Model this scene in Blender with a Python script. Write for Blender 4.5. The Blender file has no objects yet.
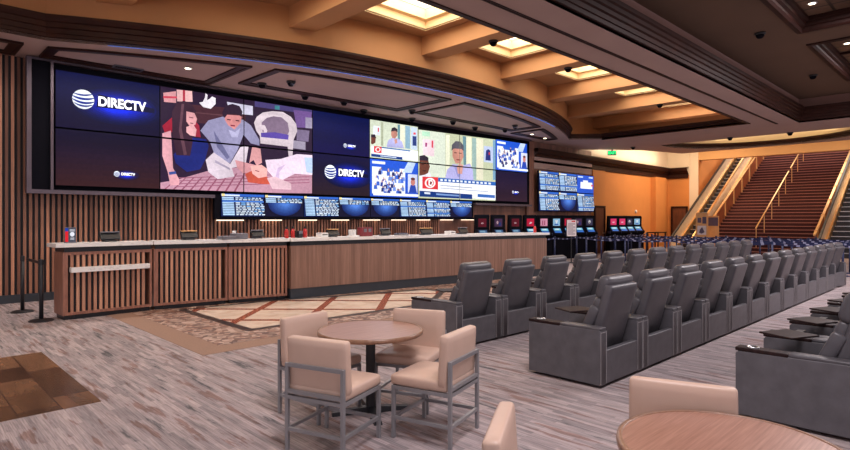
import bpy, bmesh, math, random
from mathutils import Matrix, Vector, noise as mnoise
from mathutils.geometry import tessellate_polygon
random.seed(7)
SC = bpy.context.scene
C = SC.collection
PI = math.pi

# ------------------------------------------------------------------ camera, world, lights, exposure
EYE = 1.7
FPX = 560.0
HORIZON = 219.0
ANG = math.atan(575/560)                 # camera heading, measured from the video wall's direction
CA, SA = math.cos(ANG), math.sin(ANG)
cam_data = bpy.data.cameras.new('camera')
cam = bpy.data.objects.new('camera', cam_data)
C.objects.link(cam)
cam.location = (0, 0, EYE)
cam.rotation_euler = (PI/2, 0, -(PI/2-ANG))
cam_data.sensor_width = 36
cam_data.lens = 36*FPX/850
cam_data.shift_y = (HORIZON-225)/850.0
cam_data.clip_start = 0.05
cam_data.clip_end = 200
SC.camera = cam

world = bpy.data.worlds.new('world')
SC.world = world
world.use_nodes = True
world.node_tree.nodes['Background'].inputs[0].default_value = (1.0, 0.91, 0.99, 1)
world.node_tree.nodes['Background'].inputs[1].default_value = 0.80

SC.view_settings.view_transform = 'Standard'
SC.view_settings.look = 'None'
SC.view_settings.gamma = 1
SC.view_settings.use_curve_mapping = False
SC.view_settings.exposure = 0.34

def area_light(name, loc, sx, sy, power, col, rot=(0, 0, 0), spread=PI):
    d = bpy.data.lights.new(name, 'AREA')
    d.shape = 'RECTANGLE'; d.size = sx; d.size_y = sy; d.energy = power; d.color = col; d.spread = spread
    o = bpy.data.objects.new(name, d); C.objects.link(o)
    o.location = loc; o.rotation_euler = rot
    return o

WARM = (1.0, 0.80, 0.62)
NEUT = (1.0, 0.91, 0.93)
# area lights added as room fill in the pressed-metal trays, which don't glow themselves
area_light('tray_fill_light', (2.5, 0.9, 5.98), 3.0, 2.3, 260, NEUT)
area_light('tray_fill_light', (12.2, 1.2, 5.95), 3.0, 2.6, 300, NEUT)
area_light('tray_fill_light', (18.2, 1.2, 5.95), 3.0, 2.6, 300, NEUT)
# skylight boxes in the coffered bays (panels built below; the lights sit just under them)
for bx in (-2.0, 1.42, 4.78, 8.5, 11.85, 15.45, 18.75, 21.9):
    area_light('skylight_light', (bx, 8.355, 6.70), 1.68, 2.39, 52, (1.0, 0.88, 0.76))
# area lights added under the soffit in place of downlights, no fixtures built
area_light('soffit_area_light', (4.0, 12.3, 4.92), 3.0, 0.3, 80, (1.0, 0.88, 0.82))
area_light('soffit_area_light', (9.0, 11.8, 4.92), 4.0, 0.3, 100, (1.0, 0.88, 0.82))
area_light('soffit_area_light', (14.5, 11.8, 4.92), 4.0, 0.3, 90, (1.0, 0.88, 0.82))
# cove light over orange wall and dome, plain area lights over the stair hall
area_light('cove_light', (28.6, 13.45, 4.78), 7.6, 0.15, 52, (1.0, 0.86, 0.66), (PI, 0, 0))
#area_light('cove_light', (33.3, 12.9, 4.78), 0.3, 0.8, 8, (1.0, 0.82, 0.58), (PI, 0, 0))
area_light('dome_light', (27.6, 7.0, 5.35), 1.0, 4.5, 60, (1.0, 0.76, 0.42), (PI, 0, 0))
area_light('hall_light', (30.0, 11.0, 6.3), 4.0, 3.0, 330, (1.0, 0.72, 0.48))
area_light('hall_light', (30.0, 5.0, 6.3), 4.0, 5.0, 180, (1.0, 0.74, 0.50))
area_light('stair_light', (37.5, 8.0, 8.6), 5.0, 8.0, 420, (1.0, 0.84, 0.72))

# ------------------------------------------------------------------ materials
def lin(c):
    return tuple((x/12.92 if x <= 0.04045 else ((x+0.055)/1.055)**2.4) for x in (v/255 for v in c))
def new_mat(name):
    m = bpy.data.materials.new(name); m.use_nodes = True
    return m, m.node_tree.nodes, m.node_tree.links, m.node_tree.nodes['Principled BSDF']
def coords(n, l, scale=(1, 1, 1), rot=(0, 0, 0), kind='Object'):
    t = n.new('ShaderNodeTexCoord'); mp = n.new('ShaderNodeMapping')
    mp.inputs['Scale'].default_value = scale; mp.inputs['Rotation'].default_value = rot
    l.new(t.outputs[kind], mp.inputs['Vector'])
    return mp.outputs['Vector']
def ramp(n, l, fac, stops):
    r = n.new('ShaderNodeValToRGB')
    while len(r.color_ramp.elements) < len(stops): r.color_ramp.elements.new(0.5)
    for e, (p, c) in zip(r.color_ramp.elements, stops):
        e.position = p; e.color = (*c, 1)
    l.new(fac, r.inputs[0])
    return r.outputs[0]
def noise(n, l, vec, scale, detail=3, rough=0.5):
    t = n.new('ShaderNodeTexNoise'); t.inputs['Scale'].default_value = scale
    t.inputs['Detail'].default_value = detail; t.inputs['Roughness'].default_value = rough
    l.new(vec, t.inputs['Vector'])
    return t.outputs['Fac']
def mixc(n, l, fac, a, b, mode='MIX'):
    m = n.new('ShaderNodeMix'); m.data_type = 'RGBA'; m.blend_type = mode
    for k, v in ((0, fac), (6, a), (7, b)):
        if hasattr(v, 'links'): l.new(v, m.inputs[k])
        elif k == 0: m.inputs[0].default_value = v
        else: m.inputs[k].default_value = (*v, 1)
    return m.outputs[2]
def bump(n, l, fac, b, strength=0.2, dist=0.01):
    bn = n.new('ShaderNodeBump'); bn.inputs['Strength'].default_value = strength
    bn.inputs['Distance'].default_value = dist
    l.new(fac, bn.inputs['Height']); l.new(bn.outputs[0], b.inputs['Normal'])
def plain(name, col, rough=0.5, metal=0.0, var=0.08, scale=6.0, bmp=0.0, spec=0.5):
    """a paint, leather, metal or plastic with a slight procedural mottle"""
    m, n, l, b = new_mat(name)
    v = coords(n, l)
    f = noise(n, l, v, scale, 4)
    lo = tuple(max(0, x*(1-var)) for x in col); hi = tuple(min(1, x*(1+var)) for x in col)
    l.new(ramp(n, l, f, [(0.3, lo), (0.7, hi)]), b.inputs['Base Color'])
    b.inputs['Roughness'].default_value = rough; b.inputs['Metallic'].default_value = metal
    b.inputs['Specular IOR Level'].default_value = spec
    if bmp:
        f2 = noise(n, l, v, scale*30, 2)
        bump(n, l, f2, b, bmp, 0.003)
    return m
def wood(name, dark, light, grain=(1, 1, 1), scale=3.0, rough=0.4, spec=0.5):
    m, n, l, b = new_mat(name)
    v = coords(n, l, grain)
    f = noise(n, l, v, scale, 6, 0.65)
    l.new(ramp(n, l, f, [(0.3, dark), (0.7, light)]), b.inputs['Base Color'])
    b.inputs['Roughness'].default_value = rough; b.inputs['Specular IOR Level'].default_value = spec
    return m
def emit(name, col, strength):
    m, n, l, b = new_mat(name)
    b.inputs['Base Color'].default_value = (*[x*0.5 for x in col], 1)
    b.inputs['Emission Color'].default_value = (*col, 1)
    b.inputs['Emission Strength'].default_value = strength
    b.inputs['Roughness'].default_value = 0.6
    return m

M = {}
# carpet planks, long side across the rows (world Y)
def carpet():
    m, n, l, b = new_mat('carpet')
    t = n.new('ShaderNodeTexCoord'); sx = n.new('ShaderNodeSeparateXYZ'); cx = n.new('ShaderNodeCombineXYZ')
    l.new(t.outputs['Object'], sx.inputs[0])
    l.new(sx.outputs['Y'], cx.inputs['X']); l.new(sx.outputs['X'], cx.inputs['Y'])
    nz = n.new('ShaderNodeTexNoise'); nz.inputs['Scale'].default_value = 1.25; nz.inputs['Detail'].default_value = 6; nz.inputs['Roughness'].default_value = 0.62
    mp = n.new('ShaderNodeMapping'); mp.inputs['Scale'].default_value = (0.85, 6.5, 1)
    l.new(cx.outputs[0], mp.inputs['Vector']); l.new(mp.outputs[0], nz.inputs['Vector'])
    base = ramp(n, l, nz.outputs['Fac'], [(0.355, (0.17, 0.165, 0.175)), (0.39, (0.37, 0.34, 0.35)), (0.5, (0.46, 0.405, 0.41)), (0.57, (0.41, 0.36, 0.37)), (0.61, (0.30, 0.215, 0.20)), (0.66, (0.31, 0.225, 0.21))])
    br = n.new('ShaderNodeTexBrick'); br.inputs['Scale'].default_value = 1.0
    br.inputs['Brick Width'].default_value = 0.46; br.inputs['Row Height'].default_value = 0.042
    br.inputs['Mortar Size'].default_value = 0.0; br.offset = 0.37
    br.inputs['Color1'].default_value = (0.52, 0.50, 0.51, 1); br.inputs['Color2'].default_value = (1.10, 1.02, 1.0, 1)
    br.inputs['Mortar'].default_value = (0.8, 0.8, 0.8, 1)
    l.new(cx.outputs[0], br.inputs['Vector'])
    c1 = mixc(n, l, 0.75, base, br.outputs['Color'], 'MULTIPLY')
    n2 = n.new('ShaderNodeTexNoise'); n2.inputs['Scale'].default_value = 5; n2.inputs['Detail'].default_value = 4; n2.inputs['Roughness'].default_value = 0.7
    mp2 = n.new('ShaderNodeMapping'); mp2.inputs['Scale'].default_value = (0.55, 17, 1)
    l.new(cx.outputs[0], mp2.inputs['Vector']); l.new(mp2.outputs[0], n2.inputs['Vector'])
    streak = ramp(n, l, n2.outputs['Fac'], [(0.36, (0.62, 0.60, 0.61)), (0.58, (1.12, 1.10, 1.10))])
    c2 = mixc(n, l, 0.85, c1, streak, 'MULTIPLY')
    l.new(c2, b.inputs['Base Color'])
    b.inputs['Roughness'].default_value = 0.95; b.inputs['Specular IOR Level'].default_value = 0.15
    bump(n, l, n2.outputs['Fac'], b, 0.3, 0.01)
    return m
M['carpet'] = carpet()
def mottled():
    m, n, l, b = new_mat('mottled_mosaic_carpet')
    v = coords(n, l, (1, 1, 1))
    vo = n.new('ShaderNodeTexVoronoi'); vo.inputs['Scale'].default_value = 14; l.new(v, vo.inputs['Vector'])
    f = noise(n, l, v, 5, 4)
    c = ramp(n, l, vo.outputs['Color'], [(0.25, (0.07, 0.030, 0.025)), (0.45, (0.30, 0.15, 0.10)), (0.62, (0.62, 0.46, 0.38)), (0.8, (0.16, 0.10, 0.08))])
    l.new(mixc(n, l, 0.25, c, (0.22, 0.12, 0.09), 'MIX'), b.inputs['Base Color'])
    b.inputs['Roughness'].default_value = 0.6
    return m
M['mottled'] = mottled()
M['tan'] = plain('tan_border_carpet', (0.30, 0.185, 0.135), 0.95, var=0.12, scale=60)
def diamond():
    m, n, l, b = new_mat('diamond_marble_tile')
    t = n.new('ShaderNodeTexCoord'); s = n.new('ShaderNodeSeparateXYZ'); l.new(t.outputs['Object'], s.inputs[0])
    def mth(op, a, c=None):
        q = n.new('ShaderNodeMath'); q.operation = op
        for i, v in enumerate((a, c)):
            if v is None: continue
            if hasattr(v, 'links'): l.new(v, q.inputs[i])
            else: q.inputs[i].default_value = v
        return q.outputs[0]
    def band(v, off):
        w = mth('FRACT', mth('DIVIDE', mth('ADD', v, 160-off), 1.6))
        d = mth('ABSOLUTE', mth('SUBTRACT', w, 0.5))
        return mth('GREATER_THAN', d, 0.5-0.062)
    d1 = band(mth('SUBTRACT', s.outputs['X'], s.outputs['Y']), -1.4)
    d2 = band(mth('ADD', s.outputs['X'], s.outputs['Y']), 14.8)
    red = mth('MAXIMUM', d1, d2)
    f = noise(n, l, coords(n, l), 3, 5, 0.6)
    marb = ramp(n, l, f, [(0.3, (0.62, 0.46, 0.36)), (0.7, (0.86, 0.74, 0.62))])
    rd = ramp(n, l, f, [(0.3, (0.24, 0.055, 0.03)), (0.7, (0.36, 0.10, 0.06))])
    l.new(mixc(n, l, red, marb, rd), b.inputs['Base Color'])
    b.inputs['Roughness'].default_value = 0.22
    return m
M['diamond'] = diamond()
def blackwhite():
    m, n, l, b = new_mat('black_tile_edge')
    ck = n.new('ShaderNodeTexChecker'); ck.inputs['Scale'].default_value = 9
    ck.inputs['Color1'].default_value = (0.012, 0.012, 0.014, 1); ck.inputs['Color2'].default_value = (0.05, 0.045, 0.045, 1)
    l.new(coords(n, l), ck.inputs['Vector']); l.new(ck.outputs[0], b.inputs['Base Color'])
    b.inputs['Roughness'].default_value = 0.3
    return m
M['blacktile'] = blackwhite()
def browntile():
    m, n, l, b = new_mat('brown_stone_tile')
    t = n.new('ShaderNodeTexCoord'); s = n.new('ShaderNodeSeparateXYZ'); c = n.new('ShaderNodeCombineXYZ')
    l.new(t.outputs['Object'], s.inputs[0]); l.new(s.outputs['Y'], c.inputs['X']); l.new(s.outputs['X'], c.inputs['Y'])
    mp = n.new('ShaderNodeMapping'); mp.inputs['Location'].default_value = (0.23, 0.11, 0); l.new(c.outputs[0], mp.inputs['Vector'])
    br = n.new('ShaderNodeTexBrick'); br.inputs['Scale'].default_value = 1; br.inputs['Brick Width'].default_value = 0.62
    br.inputs['Row Height'].default_value = 0.32; br.inputs['Mortar Size'].default_value = 0.006; br.offset = 0.5
    br.inputs['Color1'].default_value = (0.055, 0.028, 0.018, 1); br.inputs['Color2'].default_value = (0.26, 0.14, 0.08, 1)
    br.inputs['Mortar'].default_value = (0.05, 0.03, 0.025, 1)
    l.new(mp.outputs[0], br.inputs['Vector'])
    f = noise(n, l, coords(n, l, (4, 0.7, 1)), 1.6, 3, 0.5)
    v = ramp(n, l, f, [(0.3, (0.55, 0.5, 0.48)), (0.7, (1.1, 1.05, 1.0))])
    l.new(mixc(n, l, 0.8, br.outputs['Color'], v, 'MULTIPLY'), b.inputs['Base Color'])
    b.inputs['Roughness'].default_value = 0.2; b.inputs['Specular IOR Level'].default_value = 0.3
    return m
M['browntile'] = browntile()
def slatwood(name, dark, light, pitch, off=0.0, rough=0.45):
    """each slat its own tone, with a little vertical grain"""
    m, n, l, b = new_mat(name)
    t = n.new('ShaderNodeTexCoord'); s = n.new('ShaderNodeSeparateXYZ'); l.new(t.outputs['Object'], s.inputs[0])
    d = n.new('ShaderNodeMath'); d.operation = 'DIVIDE'; l.new(s.outputs['X'], d.inputs[0]); d.inputs[1].default_value = pitch
    a = n.new('ShaderNodeMath'); a.operation = 'ADD'; l.new(d.outputs[0], a.inputs[0]); a.inputs[1].default_value = off
    fl = n.new('ShaderNodeMath'); fl.operation = 'FLOOR'; l.new(a.outputs[0], fl.inputs[0])
    wn = n.new('ShaderNodeTexWhiteNoise'); wn.noise_dimensions = '1D'; l.new(fl.outputs[0], wn.inputs['W'])
    c1 = ramp(n, l, wn.outputs['Value'], [(0.0, dark), (1.0, light)])
    f = noise(n, l, coords(n, l, (30, 30, 1.2)), 1.5, 5, 0.6)
    g = ramp(n, l, f, [(0.3, (0.6, 0.58, 0.56)), (0.7, (1.1, 1.05, 1.05))])
    l.new(mixc(n, l, 0.7, c1, g, 'MULTIPLY'), b.inputs['Base Color'])
    b.inputs['Roughness'].default_value = rough
    return m
M['slat'] = slatwood('slat_wood', (0.20, 0.085, 0.055), (0.66, 0.32, 0.20), 0.1)
M['slat_counter'] = slatwood('counter_slat_wood', (0.42, 0.20, 0.13), (0.72, 0.38, 0.25), 0.0885, rough=0.4)
M['frame_wood'] = wood('counter_frame_wood', (0.20, 0.085, 0.062), (0.42, 0.19, 0.13), (12, 12, 2), 2)
M['panel_wood'] = slatwood('counter_panel_wood', (0.24, 0.135, 0.10), (0.34, 0.20, 0.15), 0.05, rough=0.38)
M['wall_wood'] = slatwood('wall_panel_wood', (0.18, 0.085, 0.06), (0.32, 0.15, 0.11), 0.12)
M['black'] = plain('black_lacquer', (0.012, 0.013, 0.018), 0.4)
M['blackwall'] = plain('black_backing', (0.012, 0.014, 0.020), 0.7)
M['charcoal'] = plain('charcoal_kick', (0.035, 0.042, 0.055), 0.5)
def marble():
    m, n, l, b = new_mat('white_marble')
    f = noise(n, l, coords(n, l, (1, 1, 3)), 4, 8, 0.7)
    l.new(ramp(n, l, f, [(0.3, (0.86, 0.85, 0.84)), (0.56, (0.86, 0.85, 0.84)), (0.60, (0.62, 0.60, 0.60)), (0.63, (0.86, 0.85, 0.83)), (0.8, (0.88, 0.87, 0.85))]), b.inputs['Base Color'])
    b.inputs['Roughness'].default_value = 0.25
    return m
M['marble'] = marble()
M['crown'] = wood('dark_crown_wood', (0.020, 0.0065, 0.005), (0.042, 0.013, 0.009), (1, 1, 1), 2, 0.5, 0.18)
M['mauve'] = plain('mauve_soffit_paint', (0.47, 0.345, 0.32), 0.85, var=0.04, scale=1)
M['girderpaint'] = plain('girder_paint', (0.25, 0.135, 0.11), 0.8, var=0.05, scale=1)
M['darkceil'] = plain('olive_brown_ceiling', (0.13, 0.076, 0.048), 0.85, var=0.05, scale=1)
M['ochre'] = plain('ochre_paint', (0.56, 0.29, 0.13), 0.8, var=0.04, scale=1)
M['ochre_dark'] = plain('ochre_ceiling_paint', (0.42, 0.22, 0.10), 0.85, var=0.04, scale=1)
M['cream'] = plain('cream_paint', (0.78, 0.67, 0.52), 0.8, var=0.04, scale=1)
M['orange'] = plain('orange_wall_paint', (0.66, 0.27, 0.075), 0.75, var=0.05, scale=1)
M['lightbox'] = plain('skylight_box_paint', (0.85, 0.62, 0.34), 0.8, var=0.03)
M['diffuser'] = emit('skylight_diffuser', (1.0, 0.92, 0.80), 1.6)
M['blueled'] = emit('blue_led', (0.03, 0.17, 0.75), 0.9)
M['warmled'] = emit('warm_led', (1.0, 0.80, 0.60), 1.7)
M['downled'] = emit('downlight_lens', (1.0, 0.85, 0.6), 6)
def tin():
    m, n, l, b = new_mat('pressed_metal_tile')
    br = n.new('ShaderNodeTexBrick'); br.inputs['Scale'].default_value = 1; br.offset = 0
    br.inputs['Brick Width'].default_value = 0.6; br.inputs['Row Height'].default_value = 0.6; br.inputs['Mortar Size'].default_value = 0.03
    br.inputs['Color1'].default_value = (0.17, 0.10, 0.065, 1); br.inputs['Color2'].default_value = (0.24, 0.15, 0.10, 1); br.inputs['Mortar'].default_value = (0.03, 0.018, 0.012, 1)
    v = coords(n, l); l.new(v, br.inputs['Vector'])
    vo = n.new('ShaderNodeTexVoronoi'); vo.inputs['Scale'].default_value = 6; l.new(v, vo.inputs['Vector'])
    l.new(mixc(n, l, 0.6, br.outputs['Color'], ramp(n, l, vo.outputs['Distance'], [(0.1, (0.5, 0.5, 0.5)), (0.6, (1.1, 1.1, 1.1))]), 'MULTIPLY'), b.inputs['Base Color'])
    b.inputs['Roughness'].default_value = 0.35; b.inputs['Metallic'].default_value = 0.4
    return m
M['tin'] = tin()
M['leather'] = plain('grey_leather', (0.088, 0.083, 0.095), 0.36, var=0.13, scale=5, bmp=0.15, spec=0.5)
M['leather_dark'] = plain('grey_leather_side', (0.105, 0.10, 0.113), 0.40, var=0.15, scale=9, bmp=0.12)
M['seam'] = plain('pale_seam_thread', (0.34, 0.32, 0.33), 0.6)
M['darkwood'] = wood('dark_tray_wood', (0.016, 0.008, 0.008), (0.036, 0.018, 0.018), (2, 14, 2), 2, 0.5, 0.15)
M['steel'] = plain('brushed_steel', (0.62, 0.62, 0.64), 0.28, 1.0)
M['beige'] = plain('beige_leather', (0.60, 0.42, 0.335), 0.42, var=0.05, scale=4, bmp=0.08)
M['chairmetal'] = plain('grey_chair_metal', (0.27, 0.265, 0.28), 0.38, 0.3)
def tabletop():
    m, n, l, b = new_mat('walnut_laminate')
    f = noise(n, l, coords(n, l, (2.2, 60, 1), (0, 0, 0.7)), 1.3, 5, 0.6)
    l.new(ramp(n, l, f, [(0.25, (0.22, 0.10, 0.07)), (0.5, (0.33, 0.165, 0.12)), (0.75, (0.44, 0.24, 0.175))]), b.inputs['Base Color'])
    b.inputs['Roughness'].default_value = 0.33
    return m
M['tabletop'] = tabletop()
M['tableedge'] = wood('table_edge_wood', (0.20, 0.10, 0.06), (0.34, 0.19, 0.12), (6, 6, 6), 3, 0.3)
M['postblack'] = plain('matte_black_post', (0.016, 0.017, 0.022), 0.45)
M['postblue'] = plain('dark_blue_post', (0.012, 0.02, 0.075), 0.4)
def belt():
    m, n, l, b = new_mat('patterned_blue_belt')
    t = n.new('ShaderNodeTexCoord'); s = n.new('ShaderNodeSeparateXYZ'); l.new(t.outputs['Object'], s.inputs[0])
    d = n.new('ShaderNodeMath'); d.operation = 'MULTIPLY'; l.new(s.outputs['Y'], d.inputs[0]); d.inputs[1].default_value = 3.2
    f = n.new('ShaderNodeMath'); f.operation = 'FRACT'; l.new(d.outputs[0], f.inputs[0])
    g = n.new('ShaderNodeMath'); g.operation = 'GREATER_THAN'; l.new(f.outputs[0], g.inputs[0]); g.inputs[1].default_value = 0.72
    l.new(mixc(n, l, g.outputs[0], (0.006, 0.010, 0.06), (0.26, 0.27, 0.42)), b.inputs['Base Color'])
    b.inputs['Roughness'].default_value = 0.8
    return m
M['belt'] = belt()
M['red'] = plain('red_plastic', (0.55, 0.02, 0.02), 0.4)
M['white'] = plain('white_plastic', (0.75, 0.74, 0.74), 0.5)
M['greyplastic'] = plain('grey_plastic', (0.16, 0.16, 0.19), 0.45)
M['maroonp'] = plain('maroon_card', (0.20, 0.02, 0.03), 0.5)
M['purpletrim'] = plain('casing_trim_metal', (0.11, 0.085, 0.11), 0.4, 0.3)
M['casing'] = plain('casing_black', (0.006, 0.006, 0.010), 0.8, spec=0.04)
M['stairrun'] = plain('maroon_stair_carpet', (0.050, 0.010, 0.012), 0.9)
M['stairnose'] = plain('stair_nosing', (0.34, 0.13, 0.10), 0.5)
M['gold'] = plain('brushed_brass', (0.80, 0.50, 0.22), 0.3, 0.8)
M['paleskirt'] = plain('pale_escalator_panel', (0.85, 0.70, 0.52), 0.25, 0.2)
M['railwood'] = wood('balustrade_wood', (0.20, 0.055, 0.022), (0.34, 0.10, 0.04), (2, 2, 2), 2, 0.35)
M['escstep'] = plain('escalator_step_metal', (0.045, 0.045, 0.055), 0.4, 0.5)
M['rubber'] = plain('handrail_rubber', (0.02, 0.018, 0.018), 0.4)
M['doorwood'] = wood('dark_door_wood', (0.10, 0.035, 0.018), (0.17, 0.06, 0.03), (4, 4, 1), 2, 0.4)
M['posterwood'] = wood('honey_poster_wood', (0.60, 0.32, 0.12), (0.80, 0.46, 0.20), (3, 3, 1), 2, 0.4)

# one screen material: the colours of the shown picture are stored per face and emitted
def screen_material():
    m, n, l, b = new_mat('screen_picture')
    a = n.new('ShaderNodeVertexColor'); a.layer_name = 'Col'
    b.inputs['Base Color'].default_value = (0.002, 0.002, 0.003, 1); b.inputs['Specular IOR Level'].default_value = 0.1
    f = noise(n, l, coords(n, l), 16, 4, 0.7)
    g = ramp(n, l, f, [(0.3, (0.84, 0.84, 0.85)), (0.72, (1.16, 1.15, 1.15))])
    l.new(mixc(n, l, 1.0, a.outputs[0], g, 'MULTIPLY'), b.inputs['Emission Color']); b.inputs['Emission Strength'].default_value = 1.0
    b.inputs['Roughness'].default_value = 0.5
    return m
M['screen'] = screen_material()

# ------------------------------------------------------------------ mesh helpers
def link(name, bm, mats, parent=None, smooth=False, wn=False):
    me = bpy.data.meshes.new(name); bm.to_mesh(me); bm.free()
    if not isinstance(mats, (list, tuple)): mats = [mats]
    for m_ in mats: me.materials.append(m_)
    o = bpy.data.objects.new(name, me); C.objects.link(o)
    if smooth:
        for p in me.polygons: p.use_smooth = True
    if wn:
        w = o.modifiers.new('wn', 'WEIGHTED_NORMAL'); w.keep_sharp = True
    if parent is not None: o.parent = parent
    return o
def B(): return bmesh.new()
def box(bm, x0, x1, y0, y1, z0, z1, mi=0, mat=None, bevel=0, seg=2):
    vs = [bm.verts.new((x, y, z)) for z in (z0, z1) for y in (y0, y1) for x in (x0, x1)]
    fs = [bm.faces.new([vs[i] for i in q]) for q in ((0, 2, 3, 1), (4, 5, 7, 6), (0, 1, 5, 4), (1, 3, 7, 5), (3, 2, 6, 7), (2, 0, 4, 6))]
    for f in fs: f.material_index = mi
    if bevel:
        es = list({e for f in fs for e in f.edges})
        r = bmesh.ops.bevel(bm, geom=es, offset=bevel, segments=seg, profile=0.5, affect='EDGES')
        vs = list({v for f in r['faces'] for v in f.verts} | {v for v in vs if v.is_valid})
        for f in r['faces']: f.material_index = mi
    if mat is not None:
        bmesh.ops.transform(bm, matrix=mat, verts=[v for v in vs if v.is_valid])
    return vs
def cyl(bm, p0, p1, r0, r1=None, seg=16, mi=0, caps=True):
    p0, p1 = Vector(p0), Vector(p1); r1 = r0 if r1 is None else r1
    d = (p1-p0).normalized(); a = d.orthogonal().normalized(); b_ = d.cross(a)
    rings = []
    for p, r in ((p0, r0), (p1, r1)):
        rings.append([bm.verts.new(p+(a*math.cos(2*PI*k/seg)+b_*math.sin(2*PI*k/seg))*r) for k in range(seg)])
    for k in range(seg):
        f = bm.faces.new((rings[0][k], rings[0][(k+1) % seg], rings[1][(k+1) % seg], rings[1][k])); f.material_index = mi
    if caps:
        bm.faces.new(rings[0][::-1]).material_index = mi; bm.faces.new(rings[1]).material_index = mi
def lathe(bm, prof, seg=24, cx=0, cy=0, mi=0, caps=True):
    rings = []
    for r, z in prof:
        rings.append([bm.verts.new((cx+max(r, 1e-4)*math.cos(2*PI*k/seg), cy+max(r, 1e-4)*math.sin(2*PI*k/seg), z)) for k in range(seg)])
    for a, b_ in zip(rings, rings[1:]):
        for k in range(seg):
            bm.faces.new((a[k], a[(k+1) % seg], b_[(k+1) % seg], b_[k])).material_index = mi
    if caps: bm.faces.new(rings[0][::-1]).material_index = mi; bm.faces.new(rings[-1]).material_index = mi
def prism_x(bm, prof, x0, x1, mi=0, bevel=0):
    """closed (y,z) outline extruded along x"""
    a = [bm.verts.new((x0, y, z)) for y, z in prof]; b_ = [bm.verts.new((x1, y, z)) for y, z in prof]
    n_ = len(prof); fs = []
    for k in range(n_):
        fs.append(bm.faces.new((a[k], a[(k+1) % n_], b_[(k+1) % n_], b_[k])))
    fs.append(bm.faces.new(a[::-1])); fs.append(bm.faces.new(b_))
    for f in fs: f.material_index = mi
    if bevel:
        es = list({e for f in fs for e in f.edges if e.calc_face_angle(0) > 0.5} if False else set(fs[-1].edges) | set(fs[-2].edges))
        bmesh.ops.bevel(bm, geom=es, offset=bevel, segments=3, profile=0.5, affect='EDGES')
    return fs
def fixn(bm): bmesh.ops.recalc_face_normals(bm, faces=bm.faces[:])
def pillow(bm, sx, sy, sz, rad, bulge=(0, 0, 0), n_=8, mat=None, mi=0):
    """rounded cushion of half sizes sx, sy, sz"""
    cache = {}
    def vert(i, j, k):
        key = (i, j, k)
        if key in cache: return cache[key]
        u = [2*i/n_-1, 2*j/n_-1, 2*k/n_-1]
        # push samples towards edges so that the rounding is well resolved
        u = [math.sin(t*PI/2) for t in u]
        h = (sx, sy, sz)
        p = [u[q]*h[q] for q in range(3)]
        inner = [max(-h[q]+rad, min(h[q]-rad, p[q])) for q in range(3)]
        d = Vector([p[q]-inner[q] for q in range(3)])
        if d.length > 1e-9: d = d.normalized()*rad
        r = Vector(inner)+d
        for q in range(3):
            o1, o2 = [x for x in range(3) if x != q]
            r[q] += u[q]*bulge[q]*(1-u[o1]**2)*(1-u[o2]**2)
        cache[key] = bm.verts.new(mat @ r if mat else r)
        return cache[key]
    def quad(a, b_, c, d):
        try: bm.faces.new((a, b_, c, d)).material_index = mi
        except ValueError: pass
    for a in range(n_):
        for b_ in range(n_):
            for s in (0, n_):
                q = [vert(a, b_, s), vert(a+1, b_, s), vert(a+1, b_+1, s), vert(a, b_+1, s)]; quad(*(q if s else q[::-1]))
                q = [vert(a, s, b_), vert(a, s, b_+1), vert(a+1, s, b_+1), vert(a+1, s, b_)]; quad(*(q if s else q[::-1]))
                q = [vert(s, a, b_), vert(s, a+1, b_), vert(s, a+1, b_+1), vert(s, a, b_+1)]; quad(*(q if s else q[::-1]))
def plate(bm, outline, holes, z0, z1, mi_bottom=0, mi_side=0, top=True):
    """horizontal slab from an outline with holes"""
    loops = [[Vector((x, y, 0)) for x, y in lp] for lp in [outline]+holes]
    tris = tessellate_polygon(loops)
    flat = [v for lp in loops for v in lp]
    lo = [bm.verts.new((v.x, v.y, z0)) for v in flat]; hi = [bm.verts.new((v.x, v.y, z1)) for v in flat]
    for t in tris:
        n_ = (flat[t[1]]-flat[t[0]]).cross(flat[t[2]]-flat[t[0]]).z
        t = t if n_ > 0 else t[::-1]
        bm.faces.new([lo[i] for i in t[::-1]]).material_index = mi_bottom
        if top: bm.faces.new([hi[i] for i in t]).material_index = mi_side
    k = 0
    for lp in loops:
        m_ = len(lp)
        for i in range(m_):
            j = (i+1) % m_
            bm.faces.new((lo[k+i], lo[k+j], hi[k+j], hi[k+i])).material_index = mi_side
        k += m_
def sweep(bm, path, prof, closed=False, mi=0):
    """profile (offset to the left of the path, z) swept along a 2D path"""
    n_ = len(path); rings = []
    for i, (x, y) in enumerate(path):
        def dirn(a, b_):
            v = Vector((path[b_][0]-path[a][0], path[b_][1]-path[a][1])); return v.normalized()
        if closed: d0, d1 = dirn(i-1, i), dirn(i, (i+1) % n_)
        else:
            d1 = dirn(i, i+1) if i < n_-1 else dirn(i-1, i); d0 = dirn(i-1, i) if i else d1
        n0, n1 = Vector((-d0.y, d0.x)), Vector((-d1.y, d1.x))
        nn = (n0+n1).normalized(); s = 1/max(0.3, nn.dot(n0))
        rings.append([bm.verts.new((x+nn.x*s*o, y+nn.y*s*o, z)) for o, z in prof])
    for i in range(n_ if closed else n_-1):
        a, b_ = rings[i], rings[(i+1) % n_]
        for k in range(len(prof)-1):
            bm.faces.new((a[k], b_[k], b_[k+1], a[k+1])).material_index = mi
def tag(o, label=None, cat=None, group=None, kind=None):
    if label: o['label'] = label
    if cat: o['category'] = cat
    if group: o['group'] = group
    if kind: o['kind'] = kind
    return o
def empty(name, loc=(0, 0, 0), rz=0, label=None, cat=None, group=None):
    o = bpy.data.objects.new(name, None); C.objects.link(o)
    o.empty_display_size = 0.1
    o.location = loc; o.rotation_euler = (0, 0, rz)
    return tag(o, label, cat, group)
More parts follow.
